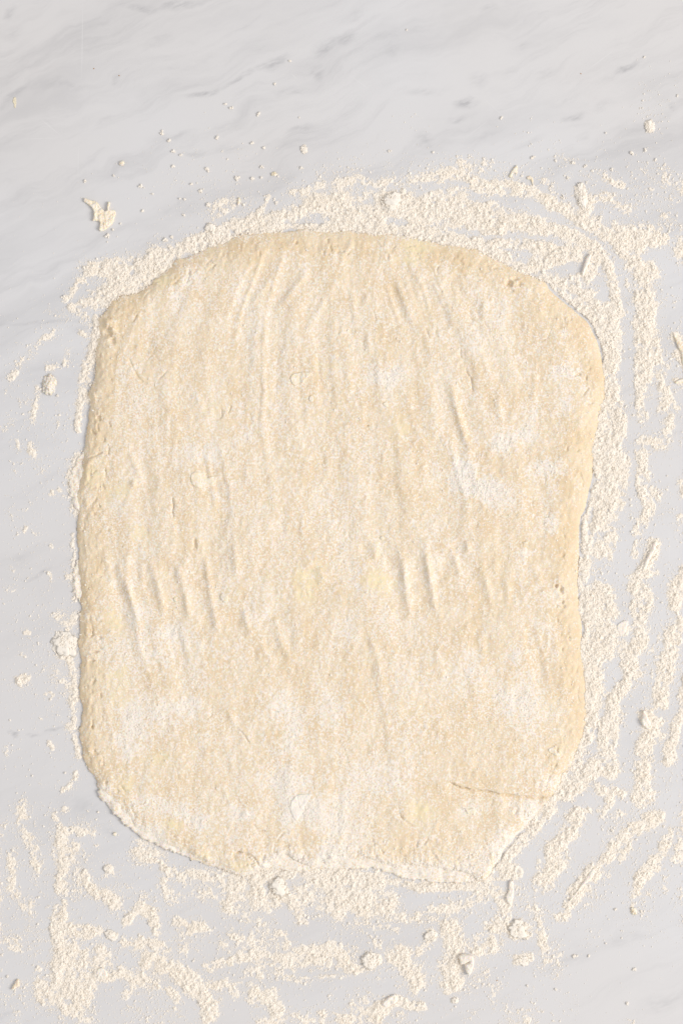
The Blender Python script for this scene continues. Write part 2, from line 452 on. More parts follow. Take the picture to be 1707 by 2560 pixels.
for tl, pts, a in [
    (4, [(410, 110), (450, 190), (490, 270), (520, 340)], 1.1), (4, [(488, 555), (505, 625), (530, 720), (570, 840), (615, 905)], 1.35),
    (4, [(722, 600), (722, 690), (735, 800)], .9), (4, [(245, 95), (290, 220), (335, 320)], .8), (4, [(118, 320), (125, 390), (132, 445)], .7),
    (4, [(650, 200), (652, 310)], .7), (4, [(540, 95), (575, 180)], .7), (4, [(880, 540), (880, 680)], .5), (4, [(300, 620), (330, 760), (400, 900)], .4),
    (5, [(810, 220), (850, 360), (872, 490)], 1.1), (5, [(945, 205), (970, 380), (1005, 560)], 1.3), (5, [(1078, 150), (1090, 300)], .8),
    (5, [(1118, 450), (1155, 570)], .9), (5, [(680, 190), (735, 370), (765, 510)], .9), (5, [(545, 230), (615, 430), (645, 550)], 1.0),
    (5, [(1265, 480), (1300, 620), (1360, 690)], 1.0), (5, [(1472, 250), (1482, 330)], .8), (5, [(480, 180), (520, 330)], .6), (5, [(1030, 850), (1080, 970), (1150, 1060)], .6),
    (6, [(265, 145), (285, 260), (298, 380), (315, 500)], 1.25), (6, [(385, 120), (390, 215), (410, 330), (432, 460)], 1.4), (6, [(162, 130), (152, 220)], 1.0),
    (6, [(505, 170), (545, 300)], .9), (6, [(572, 130), (582, 190)], .9), (6, [(630, 220), (695, 440)], .7), (6, [(880, 220), (905, 340)], .5),
    (6, [(640, 540), (650, 700)], .4), (6, [(300, 560), (340, 680)], .5), (6, [(740, 260), (770, 420)], .5),
    (3, [(1290, 30), (1240, 110), (1150, 230)], .8), (3, [(1420, 60), (1330, 180), (1260, 260)], .7), (3, [(1540, 120), (1450, 270), (1400, 360)], .6),
    (3, [(600, 900), (630, 970), (650, 1050)], .7), (3, [(720, 980), (750, 1080)], .4), (3, [(1140, 960), (1130, 1060)], .5), (3, [(760, 440), (700, 340)], .4),
    (3, [(1480, 1040), (1540, 900)], .5), (2, [(60, 1090), (20, 1170)], .5),
    (7, [(1020, 60), (1060, 180)], .4), (8, [(520, 240), (580, 360)], .5), (8, [(200, 200), (300, 250)], .5), (6, [(130, 560), (170, 700), (200, 860)], .5),
    (6, [(430, 620), (470, 780)], .4), (5, [(1200, 600), (1260, 720)], .4)]:
    finger(tl, pts, a)

cut = np.zeros_like(px)       # cracks: 0..1 depth
def crack(tile, pts, wd, depth, step=0.0, fall=30):
    """thin split; step > 0 drops the side lying nearer the front edge"""
    Pl = catmull([Z(tile, *p) for p in pts], 5, False)
    Pl = Pl + np.stack([vnoise(Pl[:, 0], Pl[:, 1], 13, 71), vnoise(Pl[:, 0], Pl[:, 1], 13, 72)], 1) * 2.2
    m = near(Pl, max(wd * 3, fall + 10))
    q, run = seg_dist(px[m], py[m], Pl)
    end = np.sqrt(np.clip(1 - (2 * run - 1) ** 6, 0, 1))
    h[m] -= depth * end * np.exp(-(q / wd) ** 2)
    if step:
        j = np.clip((run * (len(Pl) - 1)).astype(int), 0, len(Pl) - 1)
        below = py[m] > Pl[j, 1]
        h[m] -= np.where(below, step * end * np.exp(-(q / fall) ** 2), 0)

crack(8, [(495, 65), (540, 85), (600, 97), (680, 105), (760, 120), (850, 128), (925, 131)], 2.0, 7, 5.0, 34)
crack(4, [(640, 5), (700, 25), (775, 48)], 2.4, 5, 3, 20)
crack(3, [(640, 168), (700, 135), (745, 108)], 2.4, 4)
crack(3, [(415, 925), (445, 912), (475, 902)], 2.2, 4)
crack(7, [(720, 335), (800, 368), (860, 398), (950, 428)], 2.8, 7, 3, 25)
crack(7, [(1195, 455), (1165, 410), (1120, 385), (1070, 380)], 2.6, 6, 4, 30)
crack(7, [(1160, 255), (1185, 280), (1220, 285)], 2.0, 4)
crack(8, [(265, 215), (300, 245), (325, 262)], 2.0, 4)
crack(5, [(795, 0), (800, 20)], 1.8, 5); crack(3, [(798, 1110), (800, 1175)], 1.8, 6)
crack(5, [(1085, 985), (1120, 1020), (1150, 1060)], 1.8, 4)
crack(4, [(570, 515), (580, 550), (595, 565), (600, 620)], 1.8, 4); crack(4, [(545, 425), (548, 470)], 1.8, 3); crack(4, [(385, 330), (400, 375)], 1.8, 3)
crack(3, [(1015, 700), (1020, 740), (1005, 750)], 1.8, 3); crack(3, [(1060, 690), (1050, 730)], 1.8, 3); crack(3, [(870, 90), (860, 130)], 2, 3)
crack(3, [(590, 470), (640, 560), (680, 590)], 2, 3); crack(3, [(770, 530), (730, 570)], 1.8, 3)
# short dry splits everywhere in the skin
for k in range(110):
    j = RNG.integers(len(px))
    if dd[j] < 30: continue
    x, y = px[j], py[j]; a = RNG.normal(1.35, 0.45); L = RNG.uniform(6, 22); b = RNG.normal(0, 0.5)
    q = [((x - 0) * K, (y - 0) * K)]
    for s in range(2):
        x += math.cos(a) * L; y += math.sin(a) * L; a += b
        q.append((x * K, y * K))
    crack(1, q, 1.5, RNG.uniform(0.7, 2.0))

# the rims are torn and crinkled
for k in range(1400):
    j = RNG.integers(len(px))
    if not (5 < dd[j] < 62): continue
    x, y = px[j], py[j]
    if x > 1250 and 760 < y < 1900 and RNG.uniform() > 0.35: continue
    a = math.atan2(ny[j], nx[j]) + math.pi / 2 + RNG.normal(0, 0.5); L = RNG.uniform(4, 13); q = [(x * K, y * K)]
    for s_ in range(2):
        x += math.cos(a) * L; y += math.sin(a) * L; a += RNG.normal(0, 0.5)
        q.append((x * K, y * K))
    crack(1, q, RNG.uniform(1.6, 2.6), RNG.uniform(1.2, 4.2))
crack(8, [(740, 118), (850, 128), (930, 131), (990, 116)], 3.0, 6, 4, 26)

def pit(tile, x, y, rx, ry, depth):
    cx, cy = Z(tile, x, y); rx /= K; ry /= K
    m = near([(cx, cy)], 4 * max(rx, ry))
    q = np.hypot((px[m] - cx) / rx, (py[m] - cy) / ry) * (1 + 0.35 * vnoise(px[m], py[m], 5, 81))
    h[m] -= depth * np.exp(-q ** 3)
    h[m] += 0.12 * depth * np.exp(-((q - 1.7) / 0.6) ** 2)
for a in [(6, 1005, 356, 9, 15, 8), (6, 981, 340, 8, 7, 7), (6, 1012, 412, 6, 9, 5), (6, 985, 430, 6, 6, 4), (6, 1016, 432, 6, 6, 4), (6, 1042, 578, 6, 9, 5), (6, 1010, 630, 5, 10, 4),
          (4, 766, 126, 12, 15, 9), (4, 793, 108, 15, 8, 5), (4, 815, 130, 10, 8, 5), (8, 1024, 30, 14, 15, 15), (5, 898, 145, 9, 22, 6), (5, 440, 640, 14, 6, 6), (5, 430, 680, 12, 6, 5),
          (3, 455, 745, 10, 10, 7), (3, 500, 350, 16, 22, 9), (3, 520, 390, 14, 12, 7), (3, 870, 75, 8, 12, 4), (4, 1075, 545, 14, 8, 6), (1, 1468, 1082, 8, 5, 5), (1, 1505, 1100, 6, 5, 3), (4, 120, 780, 5, 4, 4), (5, 430, 780, 8, 14, 4), (5, 425, 985, 6, 8, 5)]:
    pit(*a)
# pock marks in the bare rim on the right and along the torn left rim
for k in range(260):
    j = RNG.integers(len(px))
    if not (6 < dd[j] < 75): continue
    if px[j] > 1330 or px[j] < 330 or py[j] < 720:
        pit(1, px[j] * K, py[j] * K, RNG.uniform(4, 8), RNG.uniform(6, 13), RNG.uniform(1.5, 4.0))
# fringes and folds of the torn rims
ed = np.exp(-((dd - 16) / 16) ** 2) * (sstep(480, 300, px) + sstep(2080, 2140, py) * 0.8)
h += 4.0 * fbm(px, py * 0.5, 16, 91, 3, 0.6) * ed
# rolled lips standing proud on the left and near edges
def lip(tile, pts, wd, amp): ridge(tile, pts, wd, amp)
lip(7, [(1010, 440), (1080, 440), (1150, 430), (1195, 450)], 12, 5)
lip(3, [(490, 280), (500, 320), (540, 350)], 9, 7)
lip(3, [(375, 970), (410, 950), (440, 925)], 8, 6)
lip(7, [(870, 380), (930, 400), (960, 430)], 10, 5)
lip(3, [(610, 1030), (625, 1060)], 7, 5)
lip(5, [(505, 80), (530, 100)], 5, 5)
lip(7, [(1110, 220), (1140, 200)], 7, 4)

zz = prof * Hs + h * sstep(0.05, 0.6, t)
zz = np.maximum(zz, 0.6 * (t > 0))
zz[dd <= 0] = -0.6
# undercut below the roll of the rim
un = (5.5 + np.where(far, 0, 8.0 * (sstep(2125, 2140, P[:, 1]) * sstep(620, 680, P[:, 0]))[ii])) * np.clip(1 - t / 0.18, 0, 1) ** 1.5
X2 = px + nx * un; Y2 = py + ny * un
V = np.stack([(X2 - 853.5) * U, (1280 - Y2) * U, zz * U], 1)
me = mesh_np('dough_sheet', V, Q)

# how much flour lies on it, and where butter shows through
fl = 0.47 + 0.12 * fbm(px * 1.3, py * 0.8, 150, 101, 3) + 0.13 * fbm(px * 1.4, py * 0.7, 45, 111, 3) + 0.12 * fbm(px, py, 14, 121, 3)
def blob(A, tile, x, y, rx, ry, amt, seed=131, hard=0.5):
    cx, cy = Z(tile, x, y); rx /= K; ry /= K
    m = near([(cx, cy)], 2.2 * max(rx, ry))
    q = np.hypot((px[m] - cx) / rx, (py[m] - cy) / ry) + 0.95 * fbm(px[m] * 1.3, py[m] * 0.8, max(min(rx, ry) * 0.9, 8), seed, 5, 0.78)
    A[m] += amt * sstep(1.35, hard * 0.2, q)
for a in [(4, 750, 865, 75, 55, .5), (4, 560, 985, 60, 50, .95), (4, 620, 1060, 120, 50, .9), (4, 720, 1110, 90, 60, .35), (4, 945, 985, 90, 50, .5), (4, 1090, 1060, 35, 30, .4), (4, 1020, 358, 26, 24, .45),
          (4, 1020, 535, 70, 45, .4), (4, 180, 555, 90, 60, .4), (4, 260, 540, 60, 60, .3), (4, 860, 740, 60, 70, .3), (4, 1020, 680, 50, 60, .3), (4, 560, 380, 90, 90, .2), (4, 250, 620, 120, 90, .2), (4, 840, 820, 60, 40, .35),
          (3, 815, 190, 40, 90, .45), (3, 880, 95, 60, 60, .4), (3, 860, 900, 180, 60, .35), (3, 970, 930, 60, 60, .35), (3, 640, 520, 22, 20, .6), (3, 570, 570, 20, 20, .5), (3, 800, 630, 40, 40, .3), (3, 1150, 250, 200, 200, .18),
          (3, 660, 680, 90, 80, .2), (3, 1090, 700, 40, 40, .3), (3, 1130, 830, 40, 40, .3), (3, 540, 1130, 40, 50, .4), (3, 470, 650, 40, 40, .25),
          (5, 875, 880, 70, 55, .45), (5, 730, 940, 170, 90, .4), (5, 620, 985, 70, 90, .4), (5, 600, 1100, 60, 40, .45), (5, 860, 590, 80, 90, .35), (5, 640, 470, 70, 60, .35), (5, 775, 540, 100, 40, .4), (5, 1330, 900, 120, 110, .45), (5, 1340, 1060, 70, 80, .4),
          (5, 440, 640, 70, 70, .3), (5, 1510, 880, 100, 90, .35), (5, 490, 880, 80, 70, .3), (5, 680, 640, 200, 90, .2), (5, 900, 740, 90, 90, .25), (5, 560, 1040, 40, 30, .45), (5, 1140, 470, 60, 50, .25), (5, 430, 470, 50, 60, .25),
          (6, 770, 850, 120, 80, .45), (6, 840, 930, 120, 80, .3), (6, 200, 490, 70, 80, .4), (6, 40, 560, 90, 120, .3), (6, 600, 700, 90, 80, .22), (6, 820, 195, 60, 40, .4), (6, 960, 50, 60, 50, .35), (6, 865, 742, 30, 20, .4), (6, 810, 660, 60, 60, .25), (6, 1090, 220, 30, 60, .35), (6, 1060, 1120, 60, 60, .4),
          (7, 1390, 190, 90, 60, .9), (7, 1330, 60, 170, 80, .4), (7, 1110, 210, 70, 35, .45), (7, 830, 190, 50, 40, .4), (7, 1530, 380, 70, 50, .5), (7, 900, 235, 50, 50, .4), (7, 1500, 250, 100, 90, .35), (7, 700, 160, 90, 60, .25), (7, 480, 120, 40, 60, .3), (7, 740, 290, 50, 40, .3), (7, 1330, 440, 160, 50, .5),
          (8, 180, 40, 240, 110, .3), (8, 60, 310, 120, 90, .35), (8, 30, 150, 70, 60, .4), (8, 640, 420, 80, 90, .5), (8, 720, 330, 90, 110, .5), (8, 850, 190, 90, 90, .6), (8, 590, 190, 60, 40, .35), (8, 330, 480, 300, 50, .3), (8, 950, 60, 60, 60, .4),
          (2, 250, 1120, 150, 40, .25), (4, 480, 40, 60, 50, .3), (4, 760, 240, 100, 80, .12)]:
    blob(fl, *a[:5], a[5] * (1.0 if a[0] in (4, 7) else 0.7))
# little flour on the rolled rims, where the dough was handled
bare = sstep(95, 20, dd + 60 * fbm(px, py, 46, 141, 4, 0.65))
side = np.clip(sstep(1280, 1440, px) * sstep(700, 800, py) * sstep(1950, 1850, py) + 0.85 * sstep(430, 230, px) * sstep(1990, 1900, py) + 0.9 * sstep(760, 660, py) , 0, 1)
fl -= bare * side * 0.30
fl += 0.22 * sstep(40, 5, dd) * sstep(1980, 2060, py) + 0.25 * sstep(28, 3, dd) * sstep(700, 640, py)
fl = np.clip(fl, 0, 1.1)
bt = np.zeros_like(px)
for a in [(4, 330, 25, 70, 40, .8), (2, 350, 1130, 70, 50, .9), (3, 750, 110, 60, 45, .8), (3, 440, 1000, 50, 60, 1.), (3, 545, 1080, 45, 50, .9), (5, 1430, 300, 90, 80, 1.), (5, 1390, 400, 70, 50, .7), (5, 520, 500, 50, 70, .7), (5, 550, 755, 60, 70, .8),
          (5, 645, 100, 50, 40, .7), (6, 170, 310, 65, 55, 1.2), (8, 370, 195, 70, 50, 1.1), (7, 790, 258, 55, 30, 1.), (7, 575, 80, 40, 60, .9), (4, 270, 790, 50, 70, .6), (7, 920, 400, 60, 30, .6), (7, 1100, 440, 80, 30, .8), (8, 20, 470, 60, 30, .8),
          (3, 980, 690, 60, 40, .4), (5, 540, 860, 70, 70, .5), (6, 330, 900, 90, 60, .3), (5, 740, 1130, 60, 40, .6), (3, 1520, 500, 50, 40, .4), (6, 950, 880, 60, 80, .2)]:
    blob(bt, *a, seed=151, hard=0.0)
bt = np.clip(bt, 0, 1)
fl = np.clip(fl - 0.30 * bt, 0, 1.1)
for nme, arr in (('floured', fl), ('buttery', bt)):
    at = me.attributes.new(nme, 'FLOAT', 'POINT'); at.data.foreach_set('value', np.ascontiguousarray(arr, np.float32))
dough = obj('dough_sheet', me, M_DOUGH, label='large rolled-out sheet of floured pale dough covering most of the marble', cat='dough')

# height lookup on the sheet
_G = np.full(OL.X.shape, np.nan)
_u = np.nonzero((lambda I: np.pad(I, 1)[1:-1, 1:-1])(OL.inside))
_all = np.full(OL.X.size, -1)
_ids = np.arange(OL.X.size).reshape(OL.X.shape)
_I = OL.inside
_keep = _I[:-1, :-1] | _I[1:, :-1] | _I[:-1, 1:] | _I[1:, 1:]
_used = np.unique(np.stack([_ids[1:, :-1][_keep], _ids[1:, 1:][_keep], _ids[:-1, 1:][_keep], _ids[:-1, :-1][_keep]], 1))
DH = np.zeros(OL.X.size); DH[_used] = np.maximum(zz, 0); DH = DH.reshape(OL.X.shape)
DF = np.zeros(OL.X.size); DF[_used] = fl; DF = DF.reshape(OL.X.shape)
def dough_at(A, X, Y):
    ix = np.clip(np.round((np.asarray(X) - OL.gx[0]) / 2).astype(int), 0, A.shape[1] - 1)
    iy = np.clip(np.round((np.asarray(Y) - OL.gy[0]) / 2).astype(int), 0, A.shape[0] - 1)
    return A[iy, ix]

# ------------------------------------------------------------------ small sheets: scraps, flakes, the layer below
def plate(name, poly, cell, H, rim, mat, zbase=0.0, rough=0.0, bumpy=0.0, bs=8, seed=0, follow=None, tilt=(0, 0), parent=None, step=1.0, top=None, under=0.5, **tags):
    Pp = catmull(poly, step)
    if rough:
        tn = np.roll(Pp, -1, 0) - np.roll(Pp, 1, 0); tn /= np.linalg.norm(tn, axis=1)[:, None] + 1e-9
        Pp = Pp + np.stack([-tn[:, 1], tn[:, 0]], 1) * (rough * fbm(Pp[:, 0], Pp[:, 1], 7, 200 + seed, 3, 0.6))[:, None]
    o_ = Outline(Pp, cell, max(rim * 1.5, 6 * cell))
    q, x, y, d, ax, ay, i_, f_ = o_.faces()
    tt = np.clip(d / rim, 0, 1)
    pr = np.where(d > 0, 1 - (1 - tt) ** 2.2, 0)
    z = pr * (H + bumpy * fbm(x, y, bs, 210 + seed, 3, 0.6))
    if top is not None: z = z + pr * top(x, y)
    c = Pp.mean(0)
    lift = tilt[0] * (x - c[0]) + tilt[1] * (y - c[1])
    lift = lift - lift.min() if (tilt[0] or tilt[1]) else 0
    z = np.maximum(z, 0.0) + lift
    base = zbase if follow is None else dough_at(DH, x, y) - 1.2
    if follow is not None:
        base = np.where(d > 0, base, base - 0.8) + 1.0 * (d > 0)
    x = x + ax * rim * under * np.clip(1 - tt / 0.3, 0, 1); y = y + ay * rim * under * np.clip(1 - tt / 0.3, 0, 1)
    z = np.where(d > 0, z + base, base - 0.3 if follow is None else base)
    cx, cy = (Pp[:, 0].min() + Pp[:, 0].max()) / 2, (Pp[:, 1].min() + Pp[:, 1].max()) / 2
    ox, oy, _ = (0, 0, 0) if parent else W(cx, cy)
    V_ = np.stack([(x - 853.5) * U - ox, (1280 - y) * U - oy, z * U], 1)
    o = obj(name, mesh_np(name, V_, q), mat, parent, **tags)
    o.location = (ox, oy, 0)
    return o

def ring(tile, cx, cy, rx, ry, rot=0.0, n=12, seed=1, jag=0.18):
    r = random.Random(seed)
    c, s = math.cos(rot), math.sin(rot); out = []
    for k in range(n):
        a = 2 * math.pi * k / n; f = 1 + r.uniform(-jag, jag)
        u, v = rx * f * math.cos(a), ry * f * math.sin(a)
        out.append(Z(tile, cx + c * u - s * v, cy + s * u + c * v))
    return out

# the layer of dough folded under the near edge
low = [(630, 2150), (660, 2172), (705, 2176), (760, 2180), (800, 2174), (853, 2176), (900, 2172), (940, 2174), (967, 2184), (1016, 2198), (1060, 2204), (1093, 2208), (1150, 2209),
       (1185, 2204), (1213, 2190), (1222, 2165), (1200, 2130), (1100, 2110), (980, 2100), (850, 2100), (700, 2110)]
plate('lower_fold', low, 2.0, 6.5, 9, M_FOLD, rough=6, bumpy=4, bs=26, seed=5, parent=dough, label='floury lower layer of dough showing under the near edge')
low2 = [(254, 1930), (246, 1960), (244, 1990), (262, 2012), (278, 2030), (296, 2050), (318, 2070), (345, 2092), (380, 2110), (414, 2126), (450, 2138), (480, 2146), (500, 2140), (440, 2100), (360, 2050), (300, 1990), (275, 1940)]
plate('lower_fold', low2, 2.0, 9, 9, M_FOLD, rough=6, bumpy=5, bs=24, seed=6, parent=dough, label='torn lower layer of dough showing along the near left corner')
low3 = [(214, 1120), (198, 1140), (182, 1170), (172, 1205), (176, 1245), (190, 1275), (215, 1280), (225, 1180)]
plate('lower_fold', low3, 2.0, 4.5, 7, M_FOLD, rough=7, bumpy=4, bs=12, seed=7, parent=dough, label='thin floury skirt of dough along the left edge')
low4 = [(204, 1390), (188, 1405), (180, 1445), (186, 1490), (205, 1505), (218, 1440)]
plate('lower_fold', low4, 2.0, 4, 7, M_FOLD, rough=7, bumpy=4, bs=12, seed=8, parent=dough, label='thin floury skirt of dough halfway down the left edge')

# flakes pressed into the top of the sheet
FL = [('pressed_flake', [(3, 1338, 580), (3, 1332, 560), (3, 1345, 543), (3, 1370, 537), (3, 1395, 533), (3, 1430, 535), (3, 1425, 550), (3, 1408, 565), (3, 1390, 592), (3, 1365, 600), (3, 1345, 595)], 'oval dough flake pressed into the upper middle of the sheet'),
      ('pressed_flake', [(3, 878, 1030), (3, 882, 1000), (3, 905, 990), (3, 940, 995), (3, 952, 1015), (3, 985, 1010), (3, 998, 1022), (3, 985, 1048), (3, 960, 1060), (3, 920, 1068), (3, 890, 1055)], 'kidney-shaped dough flake pressed into the left of the sheet'),
      ('pressed_flake', [(5, 1012, 385), (5, 1022, 372), (5, 1040, 378), (5, 1052, 392), (5, 1045, 412), (5, 1028, 415), (5, 1015, 400)], 'small bean-shaped dough flake on the middle of the sheet'),
      ('pressed_flake', [(5, 797, 397), (5, 808, 388), (5, 818, 396), (5, 815, 410), (5, 803, 412)], None),
      ('pressed_flake', [(8, 562, 178), (8, 580, 184), (8, 600, 180), (8, 618, 190), (8, 606, 205), (8, 582, 210), (8, 572, 200)], None),
      ('pressed_flake', [(6, 947, 1084), (6, 970, 1078), (6, 985, 1092), (6, 998, 1108), (6, 985, 1118), (6, 965, 1108), (6, 950, 1100)], None),
      ('pressed_flake', [(3, 1418, 650), (3, 1432, 640), (3, 1442, 655), (3, 1436, 672), (3, 1422, 670)], None),
      ('pressed_flake', [(4, 190, 680), (4, 205, 668), (4, 215, 680), (4, 205, 696)], None),
      ('pressed_flake', [(6, 178, 112), (6, 190, 108), (6, 196, 120), (6, 186, 130), (6, 177, 122)], None),
      ('pressed_flake', [(6, 828, 138), (6, 845, 134), (6, 856, 144), (6, 848, 150), (6, 832, 148)], None)]
for k, (nm, q, lb) in enumerate(FL):
    plate(nm, [Z(*p) for p in q], 1.2, 2.6, 2.6, M_FLAKE, seed=20 + k, rough=0.8, bumpy=0.5, follow=True, parent=dough, **({'label': lb} if lb else {}))
plate('flour_cake', [Z(*p) for p in [(7, 1335, 150), (7, 1360, 120), (7, 1400, 112), (7, 1432, 118), (7, 1410, 160), (7, 1385, 205), (7, 1365, 240), (7, 1345, 225), (7, 1330, 185)]], 1.5, 2.0, 5, M_WHITE, seed=40, rough=1.5, bumpy=1.2, follow=True, parent=dough, label='smooth white cake of flour near the front of the sheet')
plate('flour_cake', [Z(*p) for p in [(4, 548, 985), (4, 562, 955), (4, 578, 935), (4, 585, 955), (4, 578, 990), (4, 565, 1015), (4, 552, 1020)]], 1.5, 1.6, 5, M_WHITE, seed=41, rough=1.5, bumpy=1.2, follow=True, parent=dough, label='smooth white cake of flour right of the middle of the sheet')

# ------------------------------------------------------------------ flour on the marble
DX0, DY0, DC = -120, -120, 2.0
gx = np.arange(DX0, 1827, DC); gy = np.arange(DY0, 2680, DC)
GX, GY = np.meshgrid(gx, gy)
wx = GX + 15 * fbm(GX, GY, 48, 301, 4, 0.65); wy = GY + 15 * fbm(GX, GY, 48, 311, 4, 0.65)
D = np.zeros(GX.shape)
def stroke(tile, wd, dens, pts):
    Pl = np.array([Z(tile, *pts[i:i + 2]) for i in range(0, len(pts), 2)], float)
    r = wd / K * 0.5
    R = r * 2.1 + 20
    x0, y0 = Pl.min(0) - R; x1, y1 = Pl.max(0) + R
    a, b = max(int((x0 - DX0) / DC), 0), max(int((x1 - DX0) / DC) + 1, 0); c, d = max(int((y0 - DY0) / DC), 0), max(int((y1 - DY0) / DC) + 1, 0)
    if b <= a or d <= c: return
    sl = (slice(c, d), slice(a, b))
    q, _ = seg_dist(wx[sl], wy[sl], Pl)
    if dens >= 0:
        D[sl] = np.maximum(D[sl], dens * sstep(2.0, 0.35, q / r))
    else:
        D[sl] *= 1 + dens * sstep(1.3, 0.6, q / r)
